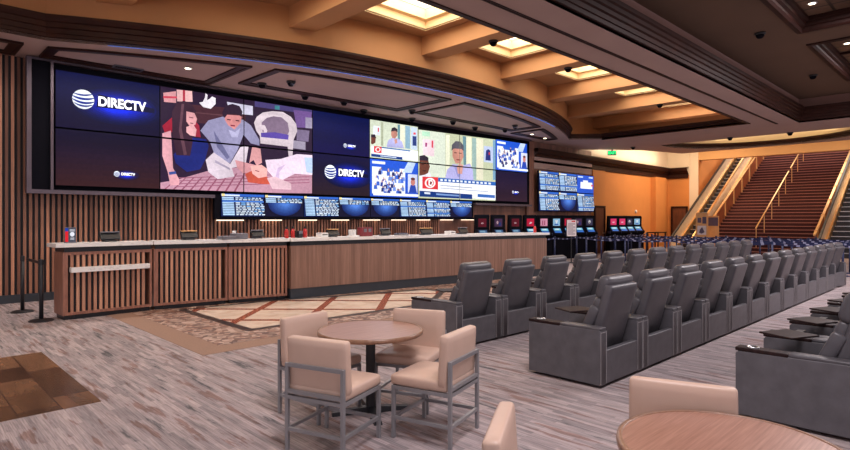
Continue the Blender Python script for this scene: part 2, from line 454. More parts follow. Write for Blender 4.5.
def dup(root, loc=None, rz=None, label=None, group=None, skip=()):
    r = root.copy(); C.objects.link(r)
    if loc is not None: r.location = loc
    if rz is not None: r.rotation_euler = (0, 0, rz)
    if label: r['label'] = label
    if group: r['group'] = group
    def rec(src, dst):
        for ch in list(src.children):
            if ch.name.split('.')[0] in skip: continue
            c = ch.copy(); C.objects.link(c); c.parent = dst
            rec(ch, c)
    rec(root, r)
    return r
def struct(name, bm, mats, smooth=False):
    return tag(link(name, bm, mats, None, smooth), kind='structure')
ORD = ['first', 'second', 'third', 'fourth', 'fifth', 'sixth', 'seventh', 'eighth', 'ninth', 'tenth', 'eleventh', 'twelfth', 'thirteenth', 'fourteenth', 'fifteenth', 'sixteenth']
NEAR = lambda i, n_: ('nearest' if i == 0 else ('farthest' if i == n_-1 else ORD[i]))
def on_y(x, y, Y):
    """where the ray of a photo pixel meets the upright plane at distance Y"""
    l_ = (x-425)/FPX; t = Y/(SA-l_*CA)
    return (t*(CA+l_*SA), EYE+(HORIZON-y)/FPX*t)

# ------------------------------------------------------------------ floor
bm = B(); box(bm, -14, 46, -12, 14.3, -0.1, 0.0); struct('floor', bm, M['carpet'])
bm = B(); plate(bm, [(2.88, 6.92), (13.2, 6.92), (13.2, 11.5), (2.88, 11.5)], [], 0, 0.003, 0, 0); struct('floor', bm, M['tan'])
bm = B(); plate(bm, [(3.26, 7.3), (13.0, 7.3), (13.0, 11.4), (3.26, 11.4)], [], 0.003, 0.005, 0, 0); struct('floor', bm, M['mottled'])
bm = B(); plate(bm, [(3.97, 7.92), (7.93, 7.92), (9.55, 9.1), (9.45, 9.75), (7.1, 10.25), (6.0, 10.6), (3.97, 10.7)], [], 0.005, 0.007, 0, 0); struct('floor', bm, M['blacktile'])
bm = B(); plate(bm, [(4.12, 8.06), (7.88, 8.06), (9.38, 9.15), (9.3, 9.6), (7.1, 10.08), (6.0, 10.45), (4.12, 10.6)], [], 0.007, 0.009, 0, 0); struct('floor', bm, M['diamond'])
bm = B(); plate(bm, [(-3, 5.84), (1.48, 5.84), (1.48, 8.53), (-3, 8.53)], [], 0, 0.004, 0, 0); struct('floor', bm, M['browntile'])

# ------------------------------------------------------------------ back wall with slats, wood panels, orange part
WY = 13.95
bm = B()
box(bm, -10, 14.2, WY, WY+0.2, 0, 5.0, 0)
x = -4.0
while x < 14.2:
    box(bm, x, x+0.052, WY-0.035, WY-0.0, 0.17, 5.0, 1)
    x += 0.1
struct('wall_back', bm, [M['blackwall'], M['slat']])
bm = B(); box(bm, 14.2, 24.9, WY-0.03, WY+0.2, 0, 5.0, 0); box(bm, 19.42, 19.95, WY-0.12, WY-0.03, 0, 5.0, 0); struct('wall_back', bm, M['wall_wood'])
bm = B(); box(bm, 19.95, 24.9, WY-0.06, WY-0.03, 3.86, 4.6); struct('wall_back', bm, M['mauve'])
bm = B(); box(bm, 24.9, 34.0, WY, WY+0.2, 0, 6.7); box(bm, 24.9, 26.1, WY-0.12, WY, 0, 4.1); box(bm, 31.6, 33.0, WY-0.3, WY, 0, 4.1); struct('wall_back', bm, M['orange'])
bm = B(); box(bm, 15.0, 24.9, WY, WY+0.2, 5.0, 6.7); box(bm, 23.6, 34.0, WY-0.02, WY, 4.75, 6.7); box(bm, 33.9, 34.0, 12.7, WY, 4.75, 6.7); struct('wall_back', bm, M['cream'])
bm = B(); box(bm, -10, 15, WY-0.06, WY-0.036, 0, 0.17); struct('baseboard_back', bm, M['charcoal'])
bm = B(); box(bm, -10, 14.5, 14.2, 14.25, 0, 5); bm.free()
# crown on the orange wall
crown_prof = [(0.0, 4.10), (0.06, 4.12), (0.06, 4.22), (0.02, 4.24), (0.02, 4.36), (0.12, 4.40), (0.16, 4.48), (0.26, 4.52), (0.30, 4.66), (0.30, 4.72), (0.0, 4.72)]
bm = B(); sweep(bm, [(33.95, 12.72), (33.95, WY), (20.0, WY)], crown_prof); fixn(bm); struct('trim_1', bm, M['crown'])
# portal wall to the stairs, with its opening
def wall_x(name, X, th, segs, mat):
    bm = B()
    for (y0, y1, z0, z1) in segs: box(bm, X, X+th, y0, y1, z0, z1)
    return struct(name, bm, mat)
wall_x('wall_right', 34.0, 0.5, [(12.2, WY+0.2, 0, 4.3)], M['orange'])
wall_x('wall_right', 34.0, 0.5, [(12.2, 12.7, 0.0, 6.7), (12.7, WY+0.2, 4.3, 6.7)], M['cream']).location.x = -0.02
M['header'] = plain('portal_header_paint', (0.72, 0.42, 0.18), 0.75, var=0.04, scale=1)
wall_x('wall_right', 34.0, 0.5, [(-6, 12.2, 5.11, 6.7)], M['header'])
bm = B(); box(bm, 34.02, 46, 12.19, 12.4, 0, 9.5); struct('wall_right', bm, M['orange'])
bm = B(); box(bm, 34.5, 46, -6, 12.2, 9.4, 9.5); struct('ceiling', bm, M['cream'])
bm = B(); box(bm, 45.6, 45.8, -6, 12.2, 0, 9.5); struct('wall_right', bm, M['ochre'])

# doors
def door(name, x0, x1, h, Y, X=None):
    bm = B(); w = 0.1
    if X is None:
        box(bm, x0, x0+w, Y-0.08, Y, 0, h); box(bm, x1-w, x1, Y-0.08, Y, 0, h); box(bm, x0, x1, Y-0.08, Y, h, h+w)
        d = B(); box(d, x0+w, x1-w, Y-0.04, Y, 0.01, h)
        k = B(); cyl(k, (x1-w-0.08, Y-0.1, 1.0), (x1-w-0.08, Y-0.04, 1.0), 0.03)
    else:
        box(bm, X-0.08, X, x0, x0+w, 0, h); box(bm, X-0.08, X, x1-w, x1, 0, h); box(bm, X-0.08, X, x0, x1, h, h+w)
        d = B(); box(d, X-0.04, X, x0+w, x1-w, 0.01, h)
        k = B(); cyl(k, (X-0.1, x0+w+0.08, 1.0), (X-0.04, x0+w+0.08, 1.0), 0.03)
    r = link(name, d, M['doorwood']); r['kind'] = 'structure'
    link('door_frame', bm, M['crown'], r); link('door_handle', k, M['steel'], r)
door('door_1', 24.95, 26.0, 2.25, WY-0.12)
door('door_2', 12.75, 13.72, 2.35, 0, 33.93)

# ------------------------------------------------------------------ ceilings
ARC_C = (10.8, 30.9); ARC_R = 20.8
def arc_y(x, off=0.0): return ARC_C[1]-math.sqrt(max(0.1, (ARC_R-off)**2-(x-ARC_C[0])**2))+0.34*max(0.0, (7-x)/4.8)
arc = [(2.2+(20.5-2.2)*k/40, arc_y(2.2+(20.5-2.2)*k/40)) for k in range(41)]
opening = [(-9.5, 6.1), (21.4, 6.1), (21.4, 11.5)] + arc[::-1] + [(-9.5, 12.3)]       # counter clockwise
upper = [(-9.5, 6.1), (24.7, 6.1), (24.7, 12.9), (22.4, 12.9)] + arc[::-1] + [(-9.5, 12.3)]   # the raised part runs on behind the far moulding
dome = [(25.0, 3.4), (25.9, 3.4)] + [(25.9+2.9*math.sin(PI*k/20), 7.0-3.6*math.cos(PI*k/20)) for k in range(1, 20)] + [(25.9, 10.6), (25.0, 10.6)]
bm = B()
plate(bm, [(-10, 4.8), (22.6, 4.8), (22.6, -10), (29.0, -10), (29.0, 11.2), (26.2, 12.0), (23.8, WY), (-10, WY)], [opening[::-1], dome[::-1]], 5.0, 5.08)
struct('ceiling', bm, M['mauve'])
# raised ceilings
bm = B(); box(bm, -10, 21.5, 4.8, WY, 6.95, 7.0); struct('ceiling', bm, M['ochre_dark'])
bm = B(); box(bm, 23.0, 34.5, -10, WY+0.2, 6.65, 6.7); struct('ceiling', bm, M['cream'])
# fascia around the coffered opening: dark mouldings, then ochre face
mould = [(0.0, 5.0), (0.0, 5.06), (0.035, 5.065), (0.035, 5.13), (0.06, 5.135), (0.06, 5.22), (0.10, 5.235), (0.10, 5.32), (0.135, 5.335), (0.16, 5.40), (0.16, 5.45), (0.0, 5.46)]
bm = B(); sweep(bm, arc[::-1] + [(-9.5, 12.3), (-9.5, 6.1), (21.4, 6.1)], mould); fixn(bm); struct('trim_2', bm, M['crown'])
bm = B(); sweep(bm, [(21.4, 6.1), (21.4, 11.5), arc[-1]], [(0.0, 5.0), (0.0, 5.05), (0.04, 5.06), (0.04, 5.12), (0.08, 5.13), (0.08, 5.22), (0.0, 5.23), (-0.1, 5.23), (-0.1, 5.08)]); fixn(bm); struct('trim_2', bm, M['crown'])
bm = B(); sweep(bm, upper, [(0.02, 5.08), (0.02, 6.96)], closed=True); struct('wall_fascia', bm, M['ochre'])
# blue light line under the moulding
led = [(x, y) for x, y in arc if 3.0 < x < 17.5]
bm = B(); sweep(bm, led, [(-0.045, 4.993), (-0.012, 4.993)]); fixn(bm)
tag(link('led_strip', bm, M['blueled']), 'thin blue light line running under the curved dark ceiling moulding', 'light')
# coffered ceiling: panels with skylight holes
bays = [-5.35, -2.0, 1.42, 4.78, 8.48, 11.85, 15.45, 18.75, 21.9]
holes = [[(c-0.95, 7.05), (c-0.95, 9.66), (c+0.95, 9.66), (c+0.95, 7.05)] for c in bays]
bm = B(); plate(bm, [(-9.5, 6.1), (24.7, 6.1), (24.7, 13.6), (-9.5, 13.6)], holes, 6.25, 6.28); struct('ceiling', bm, M['ochre_dark'])
for c in bays:
    bm = B(); sweep(bm, [(c-0.95, 7.05), (c+0.95, 7.05), (c+0.95, 9.66), (c-0.95, 9.66)], [(0, 6.24), (0.0, 6.45), (0.10, 6.47), (0.10, 6.72)], closed=True)
    o = struct('trim_3', bm, M['lightbox'])
    bm = B(); box(bm, c-0.95, c+0.95, 7.05, 9.66, 6.72, 6.75); d = struct('window_1', bm, M['diffuser'])
# cross beams
for bx in (-7.0, -3.7, -0.4, 2.92, 6.28, 9.72, 13.02, 16.5, 19.85, 23.15):
    bm = B(); y1 = arc_y(bx)+0.3 if 2.2 < bx < 20.5 else 12.7
    if bx > 19: y1 = 12.95
    box(bm, bx, bx+0.55, 6.08, y1, 5.80, 6.26); struct('ceiling_beam', bm, M['ochre'])
# girder: side mouldings facing the lounge, fascia, shadow groove strips
bm = B(); sweep(bm, [(-10, 4.8), (22.6, 4.8), (22.6, -10)][::-1], [(0.0, 5.0), (0.0, 5.05), (0.04, 5.06), (0.04, 5.13), (0.07, 5.14), (0.07, 5.22), (0.11, 5.24), (0.11, 5.31), (0.15, 5.33), (0.15, 5.40), (0.19, 5.42), (0.19, 5.5), (0.0, 5.51)]); fixn(bm)
struct('trim_4', bm, M['crown'])
bm = B(); sweep(bm, [(-10, 4.82), (22.58, 4.82), (22.58, -10)], [(0, 5.5), (0, 5.82)]); fixn(bm); struct('wall_fascia', bm, M['girderpaint'])
bm = B(); box(bm, -10, 22.3, 5.36, 5.385, 4.985, 5.0); box(bm, -10, 22.3, 5.41, 5.435, 4.985, 5.0); struct('trim_5', bm, M['crown'])
bm = B(); box(bm, -10, 21.5, 6.0, 6.1, 4.975, 5.0); box(bm, 21.4, 21.5, 6.0, 11.5, 4.975, 5.0); struct('trim_5', bm, M['crown'])
# lounge ceiling with pressed metal trays
trays = [(0.9, 4.1, -0.4, 2.1), (9.9, 14.4, -1.6, 3.0), (15.7, 20.4, -1.6, 3.06), (0.9, 4.1, -6.2, -3.0), (9.9, 14.4, -6.2, -3.0), (15.7, 20.4, -6.2, -3.0)]
bm = B(); plate(bm, [(-10, -10), (22.6, -10), (22.6, 4.8), (-10, 4.8)], [[(a, c), (a, d), (b_, d), (b_, c)] for a, b_, c, d in trays], 5.8, 5.83); struct('ceiling', bm, M['darkceil'])
for a, b_, c, d in trays:
    bm = B(); sweep(bm, [(a, c), (b_, c), (b_, d), (a, d)], [(-0.12, 5.80), (-0.12, 5.77), (-0.02, 5.76), (0.02, 5.80), (0.02, 5.86), (0.08, 5.88), (0.08, 5.95), (0.14, 5.97), (0.14, 6.05)], closed=True); fixn(bm); struct('trim_6', bm, M['crown'])
    bm = B(); box(bm, a, b_, c, d, 6.05, 6.08); struct('ceiling', bm, M['tin'])
    bm = B(); box(bm, (a+b_)/2-0.04, (a+b_)/2+0.04, c, d, 6.0, 6.05); struct('trim_6', bm, M['crown'])
# dome ring
bm = B(); sweep(bm, dome, [(0.0, 5.0), (0.0, 5.06), (0.05, 5.07), (0.05, 5.14), (0.10, 5.16), (0.10, 5.24), (0.0, 5.25)], closed=True); fixn(bm); struct('trim_7', bm, M['crown'])
bm = B(); sweep(bm, dome, [(0, 5.2), (0, 5.9)], closed=True); plate(bm, [(24.8, 3.2), (29.0, 3.2), (29.0, 10.8), (24.8, 10.8)], [], 5.9, 5.95); struct('ceiling', bm, M['cream'])
bm = B(); sweep(bm, [(29.0, -10), (29.0, 11.2), (26.2, 12.0), (23.8, WY)][::-1], [(0, 5.0), (0, 5.08), (0.05, 5.09), (0.05, 5.25), (0.0, 5.26)]); fixn(bm); struct('trim_7', bm, M['crown'])
# framed panels in the curved soffit
def soffit_frame(x0, x1, o0, yfar, w=0.2):
    n_ = 14; near = []; far = []
    for k in range(n_+1):
        x = x0+(x1-x0)*k/n_
        near.append((x, (arc_y(x) if 2.2 < x < 20.3 else 12.3)+o0))
        far.append((x, yfar+0.02*abs(x-10.8)))
    bm = B(); loop = near+far[::-1]
    sweep(bm, loop, [(0, 5.0), (0, 4.955), (w*0.35, 4.955), (w*0.4, 4.97), (w, 4.975), (w, 5.0)], closed=True); fixn(bm)
    struct('trim_8', bm, M['crown'])
soffit_frame(-6, 1.93, 0.42, 13.55)
soffit_frame(2.3, 5.75, 0.42, 13.35)
soffit_frame(6.2, 11.25, 0.40, 12.75)
soffit_frame(11.8, 16.85, 0.40, 12.6)
soffit_frame(17.3, 19.9, 0.45, 12.95)

# ------------------------------------------------------------------ ceiling fixtures
def camera_dome():
    t = empty('security_camera_dome')
    bm = B(); lathe(bm, [(0.11, 0.0), (0.11, -0.03), (0.095, -0.045)], 20); link('housing', bm, M['black'], t, True)
    bm = B(); lathe(bm, [(0.085, -0.04), (0.078, -0.08), (0.05, -0.115), (0.0, -0.125)], 20); link('lens_bubble', bm, M['casing'], t, True)
    return t
dome0 = camera_dome()
soff = [(262, 83), (291, 81), (305, 95), (344, 101), (358, 111), (407, 119), (412, 110), (453, 121), (475, 127), (505, 129), (515, 125)]
k = 0
def on_z(x, y, Z):
    d = FPX*(Z-EYE)/(HORIZON-y); l_ = (x-425)/FPX*d
    return (d*CA+l_*SA, d*SA-l_*CA, Z)
where = ['above the living room picture, nearest the left', 'above the living room picture, at the frame corner', 'above the lying figure picture', 'over the dark blue screens', 'over the right edge of the dark blue screen',
         'over the left end of the news picture', 'in the frame line above the small news picture', 'above the big news picture, left', 'above the big news picture, right', 'near the right end of the video wall, closer', 'near the right end of the video wall, farther']
for (px_, py_), w_ in zip(soff, where):
    p = on_z(px_, py_, 5.0)
    if p[1] > 13.4: p = (p[0], 13.4, 5.0)
    o = dome0 if k == 0 else dup(dome0)
    o.location = (p[0], p[1], 4.99); k += 1
    tag(o, 'black camera dome on the curved soffit '+w_, 'security camera', 'camera domes along the soffit')
for px_, py_, Z, w_ in [(491, 40, 5.8, 'under the second ochre ceiling beam'), (566, 67, 5.8, 'under the third ochre ceiling beam'), (644, 108, 5.8, 'on the far ochre ceiling beam'),
                       (760, 33, 5.8, 'on the dark lounge ceiling, nearer one'), (813, 75, 5.8, 'on the dark lounge ceiling, farther one'), (730, 137.5, 5.0, 'on the cross soffit before the stairs, left one'), (790, 132.5, 5.0, 'on the cross soffit before the stairs, right one'), (633, 147, 5.0, 'on the cross soffit left of the lit oval')]:
    p = on_z(px_, py_, Z); o = dup(dome0, p)
    tag(o, 'black camera dome '+w_, 'security camera', 'camera domes on the ceilings')
    if Z == 5.8 and px_ < 700:
        bx = min((3.1, 6.45, 9.85, 13.1, 16.6, 19.75), key=lambda q: abs(q+0.27-p[0])); o.location = (bx+0.27, min(p[1], 8.5), 5.8)
def downlight():
    t = empty('ceiling_downlight')
    bm = B(); lathe(bm, [(0.09, 0.0), (0.09, -0.012), (0.065, -0.014)], 20); link('trim_ring', bm, M['white'], t, True)
    bm = B(); lathe(bm, [(0.06, -0.012), (0.06, -0.018)], 20); link('lamp_lens', bm, M['downled'], t)
    return t
dl0 = downlight(); k = 0
for px_, py_, Z, w_ in [(188, 68, 4.99, 'in the soffit above the living room picture'), (532, 134, 4.99, 'in the last soffit panel, left of two'), (545, 138, 4.99, 'in the last soffit panel, right of two'), (812, 3, 6.04, 'in the near pressed metal ceiling tray'), (847, 43, 6.04, 'in the far pressed metal ceiling tray')]:
    o = dl0 if k == 0 else dup(dl0); k += 1
    o.location = on_z(px_, py_, Z); tag(o, 'small round downlight '+w_, 'ceiling light', 'recessed downlights')
vent = empty('ceiling_vent', on_z(128, 68, 4.99), 0, 'slotted metal air vent in the soffit above the left screen', 'air vent')
bm = B()
box(bm, -0.42, 0.42, -0.14, -0.10, -0.02, 0.0); box(bm, -0.42, 0.42, 0.10, 0.14, -0.02, 0.0); box(bm, -0.42, -0.38, -0.1, 0.1, -0.02, 0.0); box(bm, 0.38, 0.42, -0.1, 0.1, -0.02, 0.0)
link('frame', bm, M['greyplastic'], vent)
bm = B()
for q in range(12): box(bm, -0.36+q*0.062, -0.34+q*0.062, -0.1, 0.1, -0.018, 0)
link('louver', bm, M['black'], vent)
vent.scale = (0.7, 0.9, 1)
# exit sign
ex = empty('exit_sign', (*on_z(612, 149, 5.0)[:2], 4.86), -0.75, 'small green lit EXIT sign hanging under the cross soffit', 'sign')
bm = B(); box(bm, -0.2, 0.2, -0.03, 0.03, -0.16, 0.06); box(bm, -0.02, 0.02, -0.01, 0.01, 0.06, 0.14); link('housing', bm, M['greyplastic'], ex)
def text_mesh(body, size, parent, mat, loc, rot, name='lettering', ext=0.003, sx=1.0, align='CENTER', bold=0.0):
    cu = bpy.data.curves.new('t', 'FONT'); cu.body = body; cu.size = size; cu.extrude = ext; cu.align_x = align; cu.align_y = 'CENTER'; cu.offset = bold
    ob = bpy.data.objects.new('t', cu); C.objects.link(ob)
    dg = bpy.context.evaluated_depsgraph_get(); me = bpy.data.meshes.new_from_object(ob.evaluated_get(dg))
    bpy.data.objects.remove(ob); me.materials.clear(); me.materials.append(mat)
    o = bpy.data.objects.new(name, me); C.objects.link(o); o.parent = parent; o.location = loc; o.rotation_euler = rot; o.scale = (sx, 1, 1)
    return o
M['green'] = emit('exit_green', (0.02, 0.8, 0.2), 1.6)
text_mesh('EXIT', 0.19, ex, M['green'], (0, -0.035, -0.05), (PI/2, 0, 0), ext=0.004, bold=0.006)

# ------------------------------------------------------------------ video wall
VY = 13.62                                   # face of the screens
SZ = WY
casing = empty('video_wall_casing', (0, 0, 0), 0, 'long black and mauve metal surround that carries the video wall', 'casing')
X0, X1 = on_y(31, 100, VY)[0], 19.42
bm = B(); box(bm, X0, X1, VY+0.08, WY-0.036, 2.30, 4.96); link('back_box', bm, M['casing'], casing)
bm = B()
box(bm, X0-0.08, 5.95, VY-0.06, VY+0.1, 2.22, 2.30); box(bm, 15.86, X1, VY-0.06, VY+0.1, 2.22, 2.30); box(bm, X0-0.08, X0-0.0, VY-0.06, VY+0.1, 2.3, 4.97)
box(bm, 2.51, 2.56, VY-0.06, VY+0.08, 2.3, 4.93); box(bm, X0, X1, VY-0.04, VY+0.08, 4.93, 4.97)
link('trim_frame', bm, M['purpletrim'], casing)
bm = B(); box(bm, X0, 2.51, VY, VY+0.08, 2.3, 4.93); link('blank_panel', bm, M['casing'], casing)

K = VY/13.8
def clip(poly, rx0, rx1, rz0, rz1):
    for ax, val, keep in ((0, rx0, 1), (0, rx1, -1), (1, rz0, 1), (1, rz1, -1)):
        out = []; m_ = len(poly)
        for i in range(m_):
            a, b_ = poly[i], poly[(i+1) % m_]
            ia, ib = (a[ax]-val)*keep >= 0, (b_[ax]-val)*keep >= 0
            if ia: out.append(a)
            if ia != ib:
                t = (val-a[ax])/(b_[ax]-a[ax]); out.append((a[0]+t*(b_[0]-a[0]), a[1]+t*(b_[1]-a[1])))
        poly = out
        if len(poly) < 3: return []
    return poly
def picture(name, Y, rect, layers, parent, mat=None):
    """layers: [(rgb 0-255, [(x,z)...])] clipped to rect, one mesh of flat coloured shapes"""
    bm = B(); cl = bm.loops.layers.float_color.new('Col'); d = 0.0
    for col, poly in layers:
        p = clip(poly, *rect)
        if len(p) < 3: continue
        tris = tessellate_polygon([[Vector((x, z, 0)) for x, z in p]])
        vs = [bm.verts.new((x, Y-d, z)) for x, z in p]
        c = (*lin(col), 1)
        for t in tris:
            a, b_, e = [p[i] for i in t]
            if abs((b_[0]-a[0])*(e[1]-a[1])-(b_[1]-a[1])*(e[0]-a[0])) < 1e-7: continue
            s = (b_[0]-a[0])*(e[1]-a[1])-(b_[1]-a[1])*(e[0]-a[0]) > 0
            tt = t if s else t[::-1]
            try: f = bm.faces.new([vs[i] for i in tt])
            except ValueError: continue
            for lp in f.loops:
                q = lp.vert.co; k_ = 1+0.30*mnoise.noise(Vector((q.x*3.1, q.z*3.1, len(bm.faces)*0.01)))
                lp[cl] = (c[0]*k_, c[1]*k_, c[2]*k_, 1)
        d += 0.0009
    return link(name, bm, mat or M['screen'], parent)
def shapes(ox, oy, sc, Y, lst):
    """read off picture shapes given in a magnified crop of the photo"""
    return [(c, [on_y(ox+x/sc, oy+y/sc, Y) for x, y in pts]) for c, pts in lst]
def R(x0, z0, x1, z1): return [(x0, z0), (x1, z0), (x1, z1), (x0, z1)]
def ell(cx, cz, a, b_, n_=28, t0=0, t1=2*PI): return [(cx+a*math.cos(t0+(t1-t0)*k/n_), cz+b_*math.sin(t0+(t1-t0)*k/n_)) for k in range(n_)]

living = shapes(160, 80, 3.75, VY, [
 ((42, 26, 50), [(0, 0), (600, 60), (600, 440), (0, 440)]),
 ((186, 138, 156), [(0, 385), (60, 375), (200, 335), (330, 325), (580, 345), (580, 425), (0, 420)]),
 ((70, 38, 48), [(120, 92), (320, 110), (320, 178), (130, 160)]), ((98, 62, 70), [(130, 120), (315, 138), (315, 142), (130, 124)]),
 ((215, 150, 155), [(12, 48), (60, 42), (60, 86), (15, 82)]), ((190, 60, 80), [(12, 60), (120, 64), (120, 70), (12, 68)]), ((225, 175, 175), [(62, 36), (120, 42), (122, 82), (64, 80)]), ((170, 50, 70), [(85, 38), (94, 39), (94, 82), (85, 82)]),
 ((235, 228, 235), [(146, 85), (160, 82), (168, 66), (170, 50), (178, 56), (176, 76), (186, 70), (195, 62), (208, 68), (208, 90), (190, 108), (162, 102)]),
 ((196, 192, 212), [(250, 82), (348, 98), (348, 132), (305, 128), (255, 100)]),
 ((70, 60, 110), [(355, 75), (570, 106), (570, 130), (355, 100)]), ((110, 80, 140), [(500, 112), (568, 120), (568, 180), (512, 178)]), ((60, 120, 130), [(430, 95), (448, 97), (448, 112), (430, 110)]), ((150, 140, 165), [(545, 140), (570, 142), (570, 182), (545, 180)]),
 ((120, 105, 135), [(512, 185), (560, 190), (556, 232), (512, 226)]), ((150, 140, 160), [(498, 226), (545, 232), (545, 262), (498, 256)]),
 ((206, 190, 198), [(352, 160), (362, 138), (385, 122), (420, 117), (460, 120), (490, 138), (510, 165), (514, 192), (500, 225), (496, 292), (482, 288), (478, 250), (376, 238), (374, 210), (360, 190)]),
 ((120, 100, 122), [(380, 160), (400, 142), (425, 136), (455, 140), (478, 160), (484, 192), (478, 205), (384, 196)]),
 ((206, 190, 198), [(372, 168), (392, 170), (402, 190), (396, 206), (388, 206), (388, 188), (376, 182)]),
 ((84, 66, 150), [(378, 198), (430, 196), (482, 206), (480, 224), (378, 214)]),
 ((150, 30, 52), [(8, 172), (45, 140), (60, 190), (20, 205)]), ((150, 40, 60), [(128, 150), (146, 170), (152, 215), (130, 212)]),
 ((28, 38, 112), [(50, 280), (110, 215), (172, 222), (182, 248), (168, 300), (150, 335), (100, 345), (58, 312)]),
 ((222, 160, 170), [(8, 200), (40, 190), (48, 330), (72, 375), (70, 394), (38, 396), (28, 345), (8, 285)]), ((60, 80, 150), [(32, 345), (58, 342), (60, 352), (34, 356)]),
 ((58, 34, 50), [(62, 86), (90, 78), (118, 92), (136, 118), (126, 130), (116, 180), (122, 230), (112, 284), (60, 282), (45, 200), (44, 120)]),
 ((92, 60, 72), [(80, 90), (90, 90), (80, 180), (100, 280), (88, 282), (70, 190)]),
 ((216, 154, 158), [(98, 118), (128, 124), (138, 146), (132, 168), (112, 176), (98, 155)]), ((90, 40, 55), [(108, 138), (124, 141), (124, 144), (108, 141)]), ((90, 40, 55), [(112, 160), (124, 162), (123, 165), (112, 163)]),
 ((222, 164, 168), [(98, 176), (124, 168), (136, 186), (132, 212), (112, 208), (98, 196)]),
 ((146, 142, 176), [(150, 190), (180, 152), (240, 136), (312, 150), (340, 170), (372, 225), (372, 246), (340, 238), (312, 205), (290, 262), (262, 312), (208, 292), (186, 232)]),
 ((106, 104, 142), [(200, 190), (225, 230), (260, 290), (250, 298), (212, 250)]), ((176, 172, 205), [(255, 186), (280, 196), (300, 180), (290, 215), (268, 215)]),
 ((214, 198, 210), [(170, 300), (200, 272), (262, 315), (300, 252), (332, 246), (320, 320), (268, 330), (278, 362), (215, 372), (180, 345)]), ((160, 148, 170), [(205, 300), (260, 330), (262, 338), (205, 310)]),
 ((205, 132, 132), [(240, 130), (305, 134), (302, 160), (278, 186), (254, 170), (242, 150)]), ((60, 30, 40), [(250, 146), (264, 148), (264, 152), (250, 150)]), ((60, 30, 40), [(282, 150), (296, 152), (296, 156), (282, 154)]), ((120, 40, 60), [(262, 168), (280, 170), (278, 175), (264, 173)]),
 ((44, 28, 46), [(232, 120), (244, 97), (270, 90), (296, 98), (308, 120), (304, 138), (286, 128), (252, 128), (242, 142), (234, 138)]),
 ((216, 154, 156), [(345, 250), (376, 258), (382, 310), (362, 322), (350, 300), (334, 312)]), ((214, 150, 156), [(280, 300), (330, 312), (370, 322), (372, 344), (310, 350), (288, 330)]),
 ((198, 84, 66), [(318, 352), (345, 340), (400, 362), (425, 392), (380, 390), (330, 384)]),
 ((236, 176, 170), [(338, 322), (380, 318), (402, 334), (400, 362), (368, 368), (346, 352)]), ((120, 50, 60), [(356, 338), (372, 342), (371, 345), (356, 341)]),
 ((230, 208, 226), [(394, 300), (452, 296), (512, 278), (570, 282), (572, 356), (505, 352), (452, 378), (430, 372), (402, 340)]), ((198, 172, 204), [(430, 372), (440, 330), (470, 316), (446, 346), (446, 376)]),
 ((228, 190, 200), [(400, 368), (430, 362), (490, 388), (492, 412), (420, 408)]), ((180, 200, 235), [(540, 290), (572, 292), (572, 350), (548, 346)]),
])
rug = []
for k in range(9):
    rug.append(((140, 78, 100), [(60+k*32, 372-k*3), (66+k*32, 371-k*3), (10+k*34, 420), (2+k*34, 420)]))
living[2:2] = shapes(160, 80, 3.75, VY, rug + [((150, 88, 112), [(60, 386+k*11-20), (560, 350+k*11), (560, 353+k*11), (60, 389+k*11-20)]) for k in range(4)])

